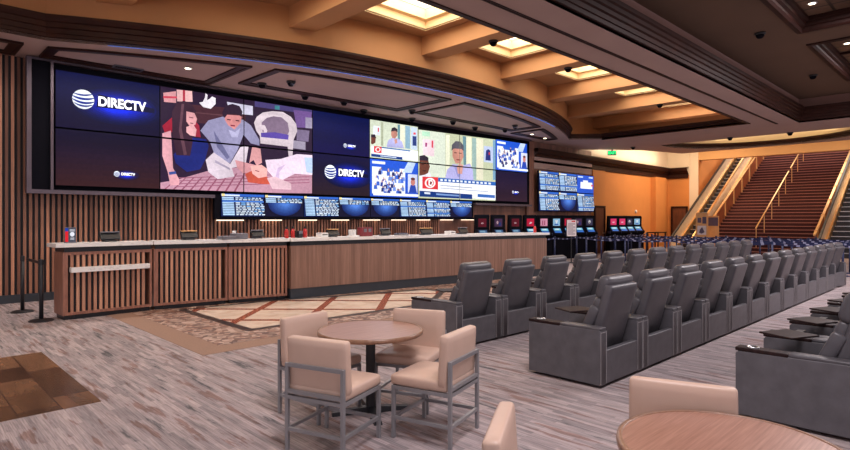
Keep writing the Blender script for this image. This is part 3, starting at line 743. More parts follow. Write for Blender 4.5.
bignews = shapes(360, 100, 3.75, VY, [
 ((196, 202, 170), [(215, 110), (520, 150), (520, 385), (215, 385)]),
 ((214, 222, 204), [(222, 112), (320, 124), (320, 290), (222, 285)]), ((232, 232, 205), [(322, 130), (336, 132), (336, 290), (322, 290)]),
 ((104, 140, 150), [(385, 135), (398, 137), (398, 260), (388, 240)]), ((232, 230, 200), [(398, 138), (418, 140), (418, 295), (398, 290)]), ((150, 176, 170), [(420, 142), (436, 144), (436, 300), (420, 298)]), ((226, 222, 196), [(436, 144), (462, 146), (462, 300), (436, 298)]), ((120, 160, 190), [(498, 150), (512, 152), (512, 300), (498, 300)]),
 ((176, 220, 190), [(233, 117), (262, 120), (262, 137), (233, 134)]),
 ((232, 206, 214), [(235, 146), (278, 150), (278, 212), (236, 206)]), ((214, 60, 80), [(268, 152), (274, 153), (274, 180), (268, 178)]), ((160, 60, 120), [(244, 160), (252, 161), (250, 176), (244, 175)]),
 ((192, 204, 236), [(464, 172), (498, 176), (498, 236), (464, 232)]), ((40, 48, 110), [(472, 190), (480, 184), (488, 190), (490, 228), (470, 226)]), ((200, 60, 60), [(482, 196), (486, 196), (486, 206), (482, 206)]),
 ((44, 34, 50), [(222, 210), (240, 206), (256, 216), (256, 232), (222, 232)]), ((104, 58, 46), [(222, 226), (256, 228), (262, 250), (254, 276), (236, 292), (222, 288)]), ((222, 222, 232), [(222, 284), (244, 280), (262, 270), (268, 292), (222, 300)]), ((60, 30, 30), [(230, 240), (240, 241), (240, 244), (230, 243)]), ((60, 30, 30), [(234, 264), (248, 264), (246, 268), (234, 267)]),
 ((176, 172, 220), [(318, 298), (326, 262), (348, 240), (385, 246), (412, 238), (422, 262), (426, 306)]), ((140, 138, 190), [(352, 246), (366, 290), (374, 290), (384, 250)]),
 ((196, 136, 120), [(346, 180), (384, 180), (388, 212), (376, 238), (358, 238), (346, 212)]), ((84, 82, 92), [(342, 190), (344, 168), (358, 154), (376, 156), (388, 172), (388, 192), (380, 184), (352, 182)]), ((70, 36, 36), [(352, 196), (362, 197), (362, 200), (352, 199)]), ((70, 36, 36), [(370, 198), (380, 199), (380, 202), (370, 201)]), ((120, 50, 50), [(360, 222), (376, 223), (374, 227), (362, 226)]),
 ((206, 148, 136), [(362, 250), (374, 236), (386, 246), (382, 278), (366, 276)]),
 ((236, 236, 242), [(222, 285), (512, 308), (512, 376), (222, 352)]), ((38, 92, 168), [(292, 291), (512, 308), (512, 322), (292, 306)]), ((220, 52, 60), [(233, 287), (292, 290), (292, 336), (233, 332)]),
 ((250, 240, 240), ell(262, 311, 20, 19)), ((220, 52, 60), ell(262, 311, 14, 14)), ((250, 244, 244), [(256, 300), (268, 298), (274, 312), (266, 324), (256, 320)]), ((120, 30, 40), [(262, 304), (270, 308), (266, 318), (260, 316)]),
 ((170, 178, 200), [(300, 318), (420, 328), (420, 332), (300, 322)]), ((190, 196, 214), [(300, 328), (480, 342), (480, 346), (300, 332)]),
 ((16, 52, 120), [(222, 340), (420, 354), (420, 372), (222, 362)]), ((220, 226, 240), [(240, 345), (262, 347), (262, 354), (240, 352)]), ((120, 150, 200), [(284, 350), (370, 356), (370, 362), (284, 356)]), ((60, 110, 190), [(440, 352), (505, 357), (505, 368), (440, 364)]),
] )
for k in range(13): bignews += shapes(360, 100, 3.75, VY, [((226, 232, 244), [(300+k*15, 296+k*1.1), (309+k*15, 297+k*1.1), (309+k*15, 304+k*1.1), (300+k*15, 303+k*1.1)])])
smallnews = shapes(370, 110, 5, VY, [
 ((206, 214, 192), [(0, 40), (250, 70), (250, 260), (0, 250)]), ((170, 176, 150), [(55, 60), (66, 62), (66, 180), (55, 178)]), ((236, 234, 208), [(150, 75), (172, 78), (172, 190), (150, 188)]), ((100, 140, 150), [(138, 72), (150, 74), (150, 180), (138, 176)]), ((140, 176, 196), [(176, 78), (200, 82), (200, 195), (176, 192)]), ((196, 214, 236), [(205, 85), (235, 90), (235, 200), (205, 196)]), ((40, 60, 120), [(212, 130), (232, 132), (232, 180), (212, 178)]), ((220, 80, 90), [(216, 112), (228, 113), (228, 124), (216, 123)]),
 ((226, 232, 238), [(15, 78), (50, 82), (50, 128), (15, 124)]), ((210, 60, 80), [(38, 88), (44, 89), (44, 110), (38, 109)]),
 ((44, 34, 50), [(4, 122), (24, 122), (30, 140), (4, 140)]), ((110, 60, 50), [(4, 136), (28, 138), (26, 164), (10, 172), (4, 168)]),
 ((176, 176, 222), [(82, 178), (90, 152), (108, 140), (140, 142), (160, 160), (168, 192), (84, 186)]), ((190, 130, 116), [(105, 104), (134, 104), (136, 126), (124, 144), (110, 140), (104, 124)]), ((50, 44, 56), [(103, 108), (108, 90), (122, 86), (136, 96), (136, 112), (126, 104), (110, 106)]), ((206, 148, 136), [(120, 148), (132, 144), (136, 164), (124, 170)]),
 ((238, 238, 244), [(4, 178), (238, 206), (238, 256), (4, 222)]), ((60, 110, 170), [(56, 184), (200, 202), (200, 208), (56, 190)]), ((224, 56, 64), [(18, 180), (56, 184), (56, 216), (18, 212)]), ((250, 244, 244), ell(38, 198, 13, 12)), ((224, 56, 64), ell(38, 198, 8, 8)),
 ((22, 60, 130), [(4, 218), (160, 236), (160, 250), (4, 232)]), ((190, 206, 232), [(50, 227), (130, 236), (130, 241), (50, 232)]),
])
def crowd(x0, x1, z0, z1, seed):
    rd = random.Random(seed); w, h = x1-x0, z1-z0
    L = [((34, 84, 204), R(x0, z0, x1, z1)), ((236, 240, 250), R(x0+0.04*w, z0+0.08*h, x0+0.72*w, z0+0.80*h)), ((190, 210, 245), [(x0+0.66*w, z0+0.7*h), (x0+0.78*w, z0+h), (x0+0.95*w, z0+h), (x0+0.86*w, z0+0.7*h)]),
         ((230, 236, 250), R(x0+0.04*w, z0+0.88*h, x0+0.30*w, z0+0.95*h)), ((40, 90, 200), R(x0+0.22*w, z0+0.70*h, x0+0.60*w, z0+0.80*h))]
    for k in range(46):
        cx, cz = x0+w*rd.uniform(0.07, 0.69), z0+h*(0.72-0.60*k/46+rd.uniform(-.03, .03))
        body = rd.choice(((30, 60, 150), (60, 100, 200), (110, 140, 215), (240, 242, 250), (40, 50, 110)))
        L.append((body, [(cx-0.035*w, cz-0.10*h), (cx-0.028*w, cz), (cx, cz+0.02*h), (cx+0.028*w, cz), (cx+0.035*w, cz-0.10*h)]))
        L.append((rd.choice(((206, 160, 150), (235, 225, 230), (150, 110, 110))), ell(cx, cz+0.035*h, 0.014*w, 0.032*h, 8)))
    L += [((206, 212, 236), R(x0+0.74*w, z0+0.14*h, x0+0.95*w, z0+0.66*h)), ((40, 70, 170), [(x0+0.76*w, z0+0.14*h), (x0+0.80*w, z0+0.36*h), (x0+0.90*w, z0+0.36*h), (x0+0.94*w, z0+0.14*h)]), ((206, 130, 120), ell(x0+0.85*w, z0+0.44*h, 0.05*w, 0.10*h, 12)), ((110, 60, 60), ell(x0+0.85*w, z0+0.53*h, 0.05*w, 0.04*h, 10)),
          ((236, 240, 250), R(x0+0.03*w, z0+0.03*h, x0+0.97*w, z0+0.10*h))]
    return L
def glow(cx, cz, a, b_, n_=9, base=(10, 12, 44), peak=(16, 44, 235)):
    L = []
    for k in range(n_):
        t = (k+1)/n_; s = 1-k/n_*0.75
        L.append((tuple(base[q]+(peak[q]-base[q])*t**1.6 for q in range(3)), ell(cx, cz, a*s, b_*s)))
    return L
def globe(cx, cz, r):
    L = [((238, 244, 250), ell(cx, cz, r, r, 40))]
    for dz, sag, th, dx in ((0.50, 0.16, 0.10, 0.06), (0.16, 0.22, 0.13, 0.0), (-0.20, 0.26, 0.13, -0.04), (-0.55, 0.24, 0.10, -0.02)):
        top, bot = [], []
        for k in range(17):
            u = -1.0+2.0*k/16; hw = math.sqrt(max(0, 1-dz*dz))
            s_ = sag*(1-(u)**2)
            taper = 1-0.75*max(0, -u+0.0)*0 - 0.7*abs(u)**3
            zc = dz-s_+0.10+dx*u
            top.append((cx+r*hw*u*1.02, cz+r*(zc+th*taper*0.9))); bot.append((cx+r*hw*u*1.02, cz+r*(zc-th*taper*0.9)))
        L.append(((14, 38, 130), top+bot[::-1]))
    return L
def logo_layers(cx, cz, s, bg):
    """globe at the left, lettering added separately"""
    return glow(cx+0.25*s, cz-0.04*s, 1.15*s, 0.50*s, base=bg) + [(bg, [(cx-0.25*s, cz+0.22*s), (cx-0.05*s, cz+0.19*s), (cx+1.15*s, cz+0.02*s), (cx+1.15*s, cz-0.1*s), (cx-0.3*s, cz-0.13*s)])] + globe(cx-0.60*s, cz+0.03*s, 0.25*s)
def gradient(x0, x1, z0, z1, c0, c1, n_=10):
    return [(tuple(c0[q]+(c1[q]-c0[q])*k/(n_-1) for q in range(3)), R(x0, z1-(k+1)*(z1-z0)/n_, x1, z1-k*(z1-z0)/n_+0.0)) for k in range(n_)]
PW = (19.4-2.63)*K/8; PX = 2.63*K
PZ = [(3.60, 4.80), (2.39, 3.585)]
names = {(0, 0): 'showing a striped white globe logo and DIRECTV lettering, top left corner', (0, 1): 'dark brown with a tiny globe logo, bottom left corner',
 (1, 0): 'with a long haired woman in red, upper left of living room scene', (1, 1): 'with blue jeans and kneeling legs, lower left of the living room picture',
 (2, 0): 'with white wicker armchair, upper right quarter of the living room picture', (2, 1): 'with a person lying in white, lower right of the living room picture',
 (3, 0): 'dark navy with tiny logo, above the DIRECTV screen in the middle', (3, 1): 'showing the globe logo and DIRECTV lettering on navy, lower middle',
 (4, 0): 'showing a small news picture with a seated man and red badge', (4, 1): 'blue with a crowd in white, below the small news picture',
 (5, 0): 'with a grey haired man in pale shirt, upper left of big news picture', (5, 1): 'with the red badge and news banner, lower left of the big news picture',
 (6, 0): 'with curtains and a hanging phone poster, upper right of the big news picture', (6, 1): 'with the end of the white news banner, lower right of the big news picture',
 (7, 0): 'blue with a crowd in white, top right corner', (7, 1): 'dark plum with a tiny globe logo, bottom right corner'}
for c_ in range(8):
    for r_ in range(2):
        x0, x1 = PX+c_*PW, PX+(c_+1)*PW; z0, z1 = PZ[r_]
        p = empty('video_wall_screen', ((x0+x1)/2, VY+0.08, z0), 0, 'display '+names[(c_, r_)], 'screen', 'displays of the big video wall')
        off = Vector((-(x0+x1)/2, -(VY+0.08), -z0))
        bm = B(); box(bm, x0+0.003, x1-0.003, VY+0.002, VY+0.078, z0+0.003, z1-0.003); bmesh.ops.translate(bm, vec=off, verts=bm.verts); link('bezel', bm, M['casing'], p)
        g = 0.013; rect = (x0+g, x1-g, z0+g, z1-g); ax0, ax1, az0, az1 = rect
        tiny = None; big = None
        if c_ == 0 and r_ == 0: L = gradient(ax0, ax1, az0, az1, (8, 14, 62), (16, 10, 44)); big = (x0+1.0, z0+0.62, 0.82)
        elif c_ == 0: L = gradient(ax0, ax1, az0, az1, (16, 10, 40), (52, 26, 30)); tiny = (x0+1.30, z0+0.30, 0.24)
        elif c_ in (1, 2): L = living
        elif c_ == 3 and r_ == 0: L = gradient(ax0, ax1, az0, az1, (6, 16, 70), (14, 10, 62)); tiny = (x0+1.27, z0+0.28, 0.24)
        elif c_ == 3: L = gradient(ax0, ax1, az0, az1, (14, 12, 52), (38, 24, 34)); big = (x0+1.08, z0+0.66, 0.80)
        elif c_ == 4 and r_ == 0: L = smallnews
        elif c_ == 4: L = crowd(ax0, ax1, az0, az1, 3)
        elif c_ in (5, 6): L = bignews
        elif r_ == 0: L = crowd(ax0, ax1, az0, az1, 5)
        else: L = gradient(ax0, ax1, az0, az1, (28, 20, 50), (44, 26, 40)); tiny = (x0+1.22, z0+0.38, 0.22)
        s = big or tiny
        if s: L = L+logo_layers(s[0], s[1], s[2], (9, 12, 48) if r_ == 0 or c_ != 0 else (40, 22, 34))
        o = picture('picture', VY, rect, [( (2, 2, 4), R(x0+g*0.4, z0+g*0.4, x1-g*0.4, z1-g*0.4))]+L, p); o.data.transform(Matrix.Translation(off))
        if s:
            M.setdefault('lettering', emit('logo_white', (0.9, 0.93, 1.0), 0.95))
            t = text_mesh('DIRECTV', s[2]*0.34, p, M['lettering'], Vector((s[0]-0.27*s[2], VY-0.045, s[1]+0.02*s[2]))+off, (PI/2, 0, 0), align='LEFT', ext=0.002, sx=0.86, bold=0.012*s[2])

# strip of eight odds displays
def odds_table(x0, x1, z0, z1, bowl=False, seed=0, blue=False):
    rd = random.Random(seed); w, h = x1-x0, z1-z0
    L = [((14, 28, 78) if not bowl else (20, 18, 44), R(x0, z0, x1, z1)), ((46, 96, 190), R(x0, z1-0.11*h, x1, z1)), ((214, 226, 242), R(x0+0.02*w, z1-0.10*h, x0+0.42*w, z1-0.03*h)), ((240, 220, 150), R(x0+0.01*w, z1-0.11*h, x0+0.08*w, z1-0.0*h))]
    rows = 3 if bowl else 11; rd.shuffle([1])
    rh = 0.075*h
    for r_ in range(rows):
        zb = z1-0.13*h-(r_+1)*rh
        if rd.random() < 0.12 and not bowl:
            L.append(((70, 120, 205), R(x0+0.02*w, zb, x1-0.02*w, zb+rh*0.8))); continue
        L.append(((168, 200, 232), R(x0+0.02*w, zb+0.008*h, x0+0.28*w, zb+rh*0.85)))
        cxs = x0+0.32*w
        while cxs < x1-0.06*w:
            ww = rd.choice((0.05, 0.07, 0.10))*w
            L.append((rd.choice(((196, 214, 236), (214, 226, 238), (206, 218, 226), (120, 170, 222), (196, 214, 236))), R(cxs, zb+0.012*h, min(cxs+ww, x1-0.01*w), zb+rh*0.8))); cxs += ww+0.025*w
    if bowl:
        for k in range(8):
            t = k/7; s = 1-0.75*t; top = z1-0.36*h
            col = (24+50*t, 44+76*t, 104+100*t)
            pts = [(x0+w*(0.5-0.44*s), top), (x0+w*(0.5+0.44*s), top)]+[(x0+w*(0.5+0.44*s*math.cos(PI*q/10*1.0)*(1-0.18*math.sin(PI*q/10))), top-(0.60*h*s)*math.sin(PI*q/10)**0.7) for q in range(1, 10)]
            L.append((col, pts))
    return L
OX0, OX1, OZ0, OZ1 = 6.2*K, 15.9*K, 1.755, 2.37
ow = (OX1-OX0)/8
rail = empty('odds_board_rail', (OX0, VY, OZ0), 0, 'thin black frame that carries the strip of eight odds displays', 'frame')
bm = B(); box(bm, -0.16, OX1-OX0+0.14, 0.06, 0.10, -0.07, 0.55); box(bm, -0.16, OX1-OX0+0.14, -0.02, 0.06, -0.07, -0.01); box(bm, -0.16, -0.02, -0.02, 0.06, -0.01, 0.55)
for q in range(10): box(bm, q*1.04, q*1.04+0.06, 0.10, WY-VY-0.036, 0.1, 0.2)
link('frame', bm, M['casing'], rail)
full = [False, True, False, True, True, False, False, True]
posn = ['leftmost of the strip', 'second from the left in the strip', 'third from the left in the strip', 'fourth from the left in the strip', 'fifth from the left in the strip', 'sixth from the left in the strip', 'seventh from the left in the strip', 'rightmost of the strip']
for k in range(8):
    x0, x1 = OX0+k*ow, OX0+(k+1)*ow
    p = empty('odds_display', ((x0+x1)/2, VY+0.05, OZ0), 0, ('odds display with a blue bowl shape, ' if full[k] else 'odds display full of table rows, ')+posn[k], 'screen', 'odds displays under the video wall')
    off = Vector((-(x0+x1)/2, -(VY+0.05), -OZ0))
    bm = B(); box(bm, x0+0.003, x1-0.003, VY+0.002, VY+0.055, OZ0, OZ1-0.02); bmesh.ops.translate(bm, vec=off, verts=bm.verts); link('bezel', bm, M['casing'], p)
    a = (x0+0.012, x1-0.012, OZ0+0.012, OZ1-0.032)
    o = picture('picture', VY, a, odds_table(*a, bowl=full[k], seed=k), p); o.data.transform(Matrix.Translation(off))
# the six displays at the right
bx0, bz0 = on_y(538.7, 211.2, VY); bx1 = on_y(593.7, 212, VY)[0]; bz0 = 2.03; bz1 = 3.77
bw, bh = (bx1-bx0)/3, (bz1-bz0)/2
lab6 = {(0, 0): 'full of odds rows, upper left of six', (1, 0): 'full of odds rows, upper middle of six', (2, 0): 'blue with a white box, upper right of six', (0, 1): 'full of odds rows, lower left of six', (1, 1): 'with a blue bowl shape, lower middle of six', (2, 1): 'full of pale odds rows, lower right of six'}
for c_ in range(3):
    for r_ in range(2):
        x0, x1 = bx0+c_*bw, bx0+(c_+1)*bw; z1 = bz1-r_*bh; z0 = z1-bh
        p = empty('odds_display', ((x0+x1)/2, VY+0.05, z0), 0, 'wall display '+lab6[(c_, r_)]+' beside the orange wall', 'screen', 'block of six displays above the kiosks')
        off = Vector((-(x0+x1)/2, -(VY+0.05), -z0))
        bm = B(); box(bm, x0+0.003, x1-0.003, VY+0.002, VY+0.07, z0, z1-0.004); box(bm, (x0+x1)/2-0.2, (x0+x1)/2+0.2, VY+0.07, WY-0.062, z0+0.3, z0+0.5); bmesh.ops.translate(bm, vec=off, verts=bm.verts); link('bezel', bm, M['casing'], p)
        a = (x0+0.02, x1-0.02, z0+0.02, z1-0.025); w, h = a[1]-a[0], a[3]-a[2]
        if (c_, r_) == (2, 0):
            L = [((36, 80, 190), R(a[0], a[2], a[1], a[3])), ((190, 210, 240), R(a[0]+.05*w, a[3]-.14*h, a[0]+.35*w, a[3]-.06*h)), ((190, 210, 240), R(a[0]+.7*w, a[3]-.14*h, a[0]+.95*w, a[3]-.06*h)), ((240, 240, 246), R(a[0]+.2*w, a[2]+.25*h, a[0]+.92*w, a[2]+.62*h)), ((240, 240, 246), R(a[0]+.35*w, a[2]+.6*h, a[0]+.65*w, a[2]+.72*h)), ((220, 60, 90), R(a[0]+.85*w, a[2]+.4*h, a[0]+.95*w, a[2]+.5*h))]
        else: L = odds_table(*a, bowl=(c_, r_) == (1, 1), seed=20+c_*2+r_)
        o = picture('picture', VY, a, L, p); o.data.transform(Matrix.Translation(off))
# under-display lamps on the slat wall
for i, (pa, pb) in enumerate([(216, 243), (260, 281), (298, 316), (331, 348), (363, 379), (391, 405), (416, 429), (440, 452), (461, 473)]):
    xa, xb = on_y(pa, 221, WY-0.05)[0], on_y(pb, 221, WY-0.05)[0]
    t = empty('wall_strip_lamp', ((xa+xb)/2, WY-0.036, 1.66), 0, 'warm strip lamp under the odds displays, %s from the left' % ORD[i], 'lamp', 'strip lamps under the odds displays')
    hw = (xb-xa)/2
    bm = B(); box(bm, -hw, hw, -0.09, 0, 0.02, 0.05); link('housing', bm, M['greyplastic'], t)
    bm = B(); box(bm, -hw+0.01, hw-0.01, -0.085, -0.01, -0.005, 0.02); link('diffuser', bm, M['warmled'], t)

# ------------------------------------------------------------------ betting counter
def front_run(p0, p1, depth):
    """matrix: x along the front from p0 to p1, y going back behind the front"""
    a = math.atan2(p1[1]-p0[1], p1[0]-p0[0])
    return math.hypot(p1[0]-p0[0], p1[1]-p0[1]), a
def slat_counter(p0, p1, label, shelf):
    L_, a = front_run(p0, p1, 0.7); D = 0.52
    t = empty('betting_counter_unit', (p0[0], p0[1], 0), a, label, 'counter', 'slatted counter units')
    bm = B(); box(bm, 0.03, L_-0.03, 0.05, D-0.04, 0.0, 0.08); link('kick_base', bm, M['black'], t)
    bm = B(); box(bm, 0.1, L_-0.1, 0.05, D-0.02, 0.09, 1.12); link('backing', bm, M['blackwall'], t)
    bm = B()
    box(bm, 0, 0.075, 0, D, 0.08, 1.14); box(bm, L_-0.04, L_, 0, D, 0.08, 1.14)
    box(bm, 0.075, L_-0.04, 0, 0.05, 1.09, 1.14); box(bm, 0.075, L_-0.04, 0, 0.05, 0.08, 0.125)
    link('cabinet_frame', bm, M['frame_wood'], t)
    bm = B(); x = 0.075+0.04
    while x < L_-0.08:
        box(bm, x, x+0.045, 0.012, 0.05, 0.125, 1.09); x += 0.0885
    link('slat_front', bm, M['slat_counter'], t)
    bm = B(); box(bm, 0.03, L_-0.0, 0.04, D-0.04, 1.14, 1.225); link('reveal', bm, M['black'], t)
    if shelf:
        bm = B(); box(bm, 0.10, L_-0.07, -0.10, 0.02, 0.80, 0.885, bevel=0.004); link('purse_ledge', bm, M['marble'], t)
    bm = B()
    for x in (0.15, L_-0.2):
        cyl(bm, (x, 0.04, 0.03), (x+0.03, 0.04, 0.03), 0.028)
    link('caster', bm, M['black'], t)
    return t
slat_counter((2.19, 10.91), (3.62, 10.98), 'slatted wood counter unit with a white marble ledge, left end of the counter', True)
slat_counter((3.65, 10.97), (4.98, 10.77), 'slatted wood counter unit without ledge, right beside the ledge unit', False)
slat_counter((5.0, 10.765), (6.18, 10.53), 'slatted wood counter unit without ledge, next to the long panelled counter', False)
# long panelled counter following a gentle bend
path = [(6.235, 10.46), (8.6, 10.24), (11.1, 9.98), (12.8, 9.75), (14.35, 9.5)]
cnt = empty('panelled_counter', (0, 0, 0), 0, 'long wood panelled betting counter with charcoal kick in front of the kiosks', 'counter')
def run(path, prof, mat, name, parent):
    bm = B(); sweep(bm, path, prof+[prof[0]])
    # end caps
    bm.verts.ensure_lookup_table(); n_ = len(prof)+1
    bm.faces.new([bm.verts[i] for i in range(n_-1)]); bm.faces.new([bm.verts[len(bm.verts)-n_+i] for i in range(n_-1)])
    fixn(bm); return link(name, bm, mat, parent)
run(path, [(0.02, 0), (0.02, 0.22), (0.6, 0.22), (0.6, 0)], M['charcoal'], 'kick_base', cnt)
run(path, [(0.0, 0.22), (0.0, 1.13), (0.6, 1.13), (0.6, 0.22)], M['panel_wood'], 'front_panel', cnt)
run(path, [(0.04, 1.13), (0.04, 1.225), (0.6, 1.225), (0.6, 1.13)], M['black'], 'reveal', cnt)
wt = empty('counter_worktop', (0, 0, 0), 0, 'continuous white quartz worktop along the whole betting counter', 'worktop')
run([(2.08, 10.86), (3.62, 10.93)], [(0, 1.225), (0, 1.29), (0.56, 1.29), (0.56, 1.225)], M['marble'], 'slab', wt)
run([(3.64, 10.92), (5.0, 10.71), (6.2, 10.47)], [(0, 1.225), (0, 1.29), (0.56, 1.29), (0.56, 1.225)], M['marble'], 'slab', wt)
run([(6.22, 10.43)]+path[1:-1]+[(14.43, 9.46)], [(-0.02, 1.225), (-0.02, 1.29), (0.72, 1.29), (0.72, 1.225)], M['marble'], 'slab', wt)
# rear counter against the wall
TOPZ = 1.29
# things on the counter
def at_counter(px_, back=0.35):
    back = back*0.72
    """point on the worktop seen at photo column px_"""
    l_ = (px_-425)/FPX
    pts = [(2.08, 10.86), (3.64, 10.93), (6.2, 10.47)]+path[1:]
    for a, b_ in zip(pts, pts[1:]):
        for k in range(50):
            x = a[0]+(b_[0]-a[0])*k/50; y = a[1]+(b_[1]-a[1])*k/50+back
            dd = x*CA+y*SA; ll = x*SA-y*CA
            if ll/dd >= l_: return (x, y, TOPZ)
    return (14.0, 9.9, TOPZ)
def terminal(px_, w, label, back=0.4, pale=False):
    t = empty('ticket_terminal', at_counter(px_, back), 0.15, label, 'terminal', 'terminals on the counter')
    bm = B(); box(bm, -w*0.3, w*0.3, -0.05, 0.12, 0, 0.03, bevel=0.008); link('base', bm, M['black'], t)
    bm = B(); box(bm, -w/2, w/2, -0.02, 0.02, -0.07, 0.07, bevel=0.01, mat=Matrix.Translation((0, 0.0, 0.10)) @ Matrix.Rotation(-0.5, 4, 'X')); link('screen_housing', bm, M['black'], t)
    bm = B(); box(bm, -w/2+0.01, w/2-0.01, -0.03, 0.05, 0.165, 0.185, bevel=0.006); link('hood', bm, M['posterwood'] if pale else M['greyplastic'], t)
    return t
terminal(109, 0.34, 'black ticket terminal on the marble ledge unit', 0.45)
terminal(188, 0.34, 'black ticket terminal with a pale hood, second from the left', 0.45, True)
terminal(257, 0.30, 'low black terminal right of the grey equipment', 0.45)
terminal(332, 0.34, 'black terminal with pale hood right of the red bottles', 0.45, True)
terminal(385, 0.34, 'black terminal right of the maroon box', 0.45)
terminal(425, 0.5, 'wide black terminal with pale hood near the middle of the long counter', 0.4, True)
terminal(462, 0.4, 'black terminal at the right before the kiosks', 0.4)
# menu holder with red drink at left end
t = empty('sign_holder', at_counter(69.5, 0.3), 0.1, 'dark upright card holder with red stripe on the left end of the counter', 'card holder')
bm = B(); box(bm, -0.08, 0.09, -0.01, 0.01, 0, 0.27); box(bm, -0.08, 0.09, -0.05, 0.05, 0, 0.012); link('holder', bm, M['greyplastic'], t)
picture('card', -0.012, (-0.08, 0.09, 0.0, 0.27), [((70, 70, 80), R(-0.075, 0.02, 0.085, 0.26)), ((210, 30, 40), R(-0.075, 0.02, -0.03, 0.20)), ((30, 60, 160), R(-0.075, 0.20, -0.03, 0.255)), ((210, 210, 220), ell(0.03, 0.15, 0.035, 0.04)), ((200, 200, 210), R(-0.01, 0.20, 0.07, 0.21)), ((200, 200, 210), R(-0.01, 0.22, 0.07, 0.23)), ((200, 200, 210), R(0.0, 0.06, 0.06, 0.07)), ((200, 200, 210), R(0.0, 0.08, 0.06, 0.09))], t)
# grey equipment
t = empty('printer', at_counter(232, 0.25), 0.1, 'low grey printer on the counter left of the low black terminal', 'printer')
bm = B(); box(bm, -0.28, 0.1, -0.12, 0.12, 0, 0.07, bevel=0.01); link('tray', bm, M['greyplastic'], t)
bm = B(); box(bm, 0.0, 0.28, -0.12, 0.12, 0.0, 0.12, bevel=0.015); link('body', bm, M['greyplastic'], t)
def small(name, px_, back, parts, label, cat, group=None, rz=0.1):
    t = empty(name, at_counter(px_, back), rz, label, cat, group)
    for nm, fn, mt in parts:
        bm = B(); fn(bm); link(nm, bm, mt, t, nm in ('bottle_body', 'cup_body'))
    return t
cupf = [('cup_body', lambda b_: lathe(b_, [(0.03, 0), (0.04, 0.14)], 16), M['white']), ('cup_lid', lambda b_: lathe(b_, [(0.043, 0.14), (0.043, 0.155), (0.03, 0.165)], 16), M['white'])]
small('paper_cup', 231.5, 0.66, cupf, 'white lidded paper cup behind the grey printer', 'cup').location.z += 0.0
bot = [('bottle_body', lambda b_: lathe(b_, [(0.045, 0), (0.045, 0.14), (0.02, 0.20)], 16), M['red']), ('bottle_cap', lambda b_: lathe(b_, [(0.022, 0.20), (0.022, 0.25)], 12), M['black'])]
b0 = small('red_bottle', 286, 0.4, bot, 'red bottle with black cap on the counter, left of the pair', 'bottle', 'red bottles on the counter')
for px_, lb in ((291.5, 'red bottle with black cap on the counter, right of the pair'), (304.5, 'single red bottle on the counter right of a black box'), (534.5, 'red bottle at the far right end of the counter')):
    dup(b0, at_counter(px_, 0.4), 0.1, lb)
small('napkin_box', 298, 0.42, [('box_body', lambda b_: box(b_, -0.05, 0.05, -0.08, 0.08, 0, 0.15, bevel=0.006), M['black']), ('flap', lambda b_: box(b_, -0.05, 0.05, -0.09, -0.08, 0.09, 0.15), M['greyplastic'])], 'small black box between red bottles on the counter', 'box')
small('card_printer', 321, 0.42, [('body', lambda b_: box(b_, -0.10, 0.10, -0.1, 0.1, 0, 0.10, bevel=0.012), M['white']), ('slot', lambda b_: box(b_, -0.07, 0.07, -0.105, -0.1, 0.05, 0.07), M['black'])], 'small white printer left of a pale hooded terminal', 'printer')
small('paper_holder', 352, 0.42, [('tray', lambda b_: box(b_, -0.1, 0.1, -0.1, 0.1, 0, 0.03), M['white']), ('paper_stack', lambda b_: box(b_, -0.08, 0.04, -0.05, 0.08, 0.03, 0.16), M['white'])], 'white paper holder left of the maroon box', 'paper holder')
small('display_box', 364, 0.42, [('box_body', lambda b_: box(b_, -0.19, 0.16, -0.08, 0.08, 0, 0.21, bevel=0.006), M['maroonp']), ('card', lambda b_: box(b_, -0.13, -0.04, -0.085, -0.08, 0.10, 0.18), M['greyplastic']), ('card', lambda b_: box(b_, 0.02, 0.11, -0.085, -0.08, 0.10, 0.18), M['greyplastic'])], 'maroon display box with two cards on the long counter', 'box')
small('card_tray', 401, 0.4, [('tray', lambda b_: box(b_, -0.18, 0.18, -0.08, 0.08, 0, 0.05, bevel=0.005), M['greyplastic']), ('cards', lambda b_: box(b_, -0.15, 0.15, -0.06, 0.06, 0.05, 0.06), M['postblue'])], 'low grey tray of blue cards on the long counter', 'tray')
small('card_printer', 449, 0.4, [('body', lambda b_: box(b_, -0.12, 0.12, -0.1, 0.1, 0, 0.09, bevel=0.012), M['white']), ('slot', lambda b_: box(b_, -0.07, 0.07, -0.105, -0.1, 0.04, 0.06), M['black'])], 'white printer left of the rightmost black terminal', 'printer')

# ------------------------------------------------------------------ betting kiosks
def kiosk():
    t = empty('betting_kiosk')
    bm = B(); prism_x(bm, [(-0.25, 0), (-0.22, 0.95), (-0.32, 1.02), (-0.30, 1.08), (-0.02, 1.34), (-0.04, 1.80), (0.02, 1.86), (0.10, 1.84), (0.16, 1.3), (0.22, 0.9), (0.22, 0)], -0.27, 0.27); fixn(bm)
    link('cabinet', bm, M['casing'], t)
    bm = B(); box(bm, -0.29, -0.265, -0.30, -0.02, 1.0, 1.12, mat=None); box(bm, 0.265, 0.29, -0.30, -0.02, 1.0, 1.12); link('side_trim', bm, M['postblue'], t)
    return t
def tilt_pic(name, parent, y, z, ang, w, h, L):
    o = picture(name, 0, (-w/2, w/2, 0, h), L, parent)
    o.data.transform(Matrix.Translation((0, y, z)) @ Matrix.Rotation(ang, 4, 'X'))
    return o
kpos = [(482, 'r'), (498, 'p'), (515, 'r'), (530, 'r2'), (543.5, 'p2'), (556, 'b'), (567.5, 'r2'), (578, 'p'), (589, 'w')]
kpos2 = [(613, 'r3'), (621.8, 'r3'), (629, 'w'), (636.5, 'b')]
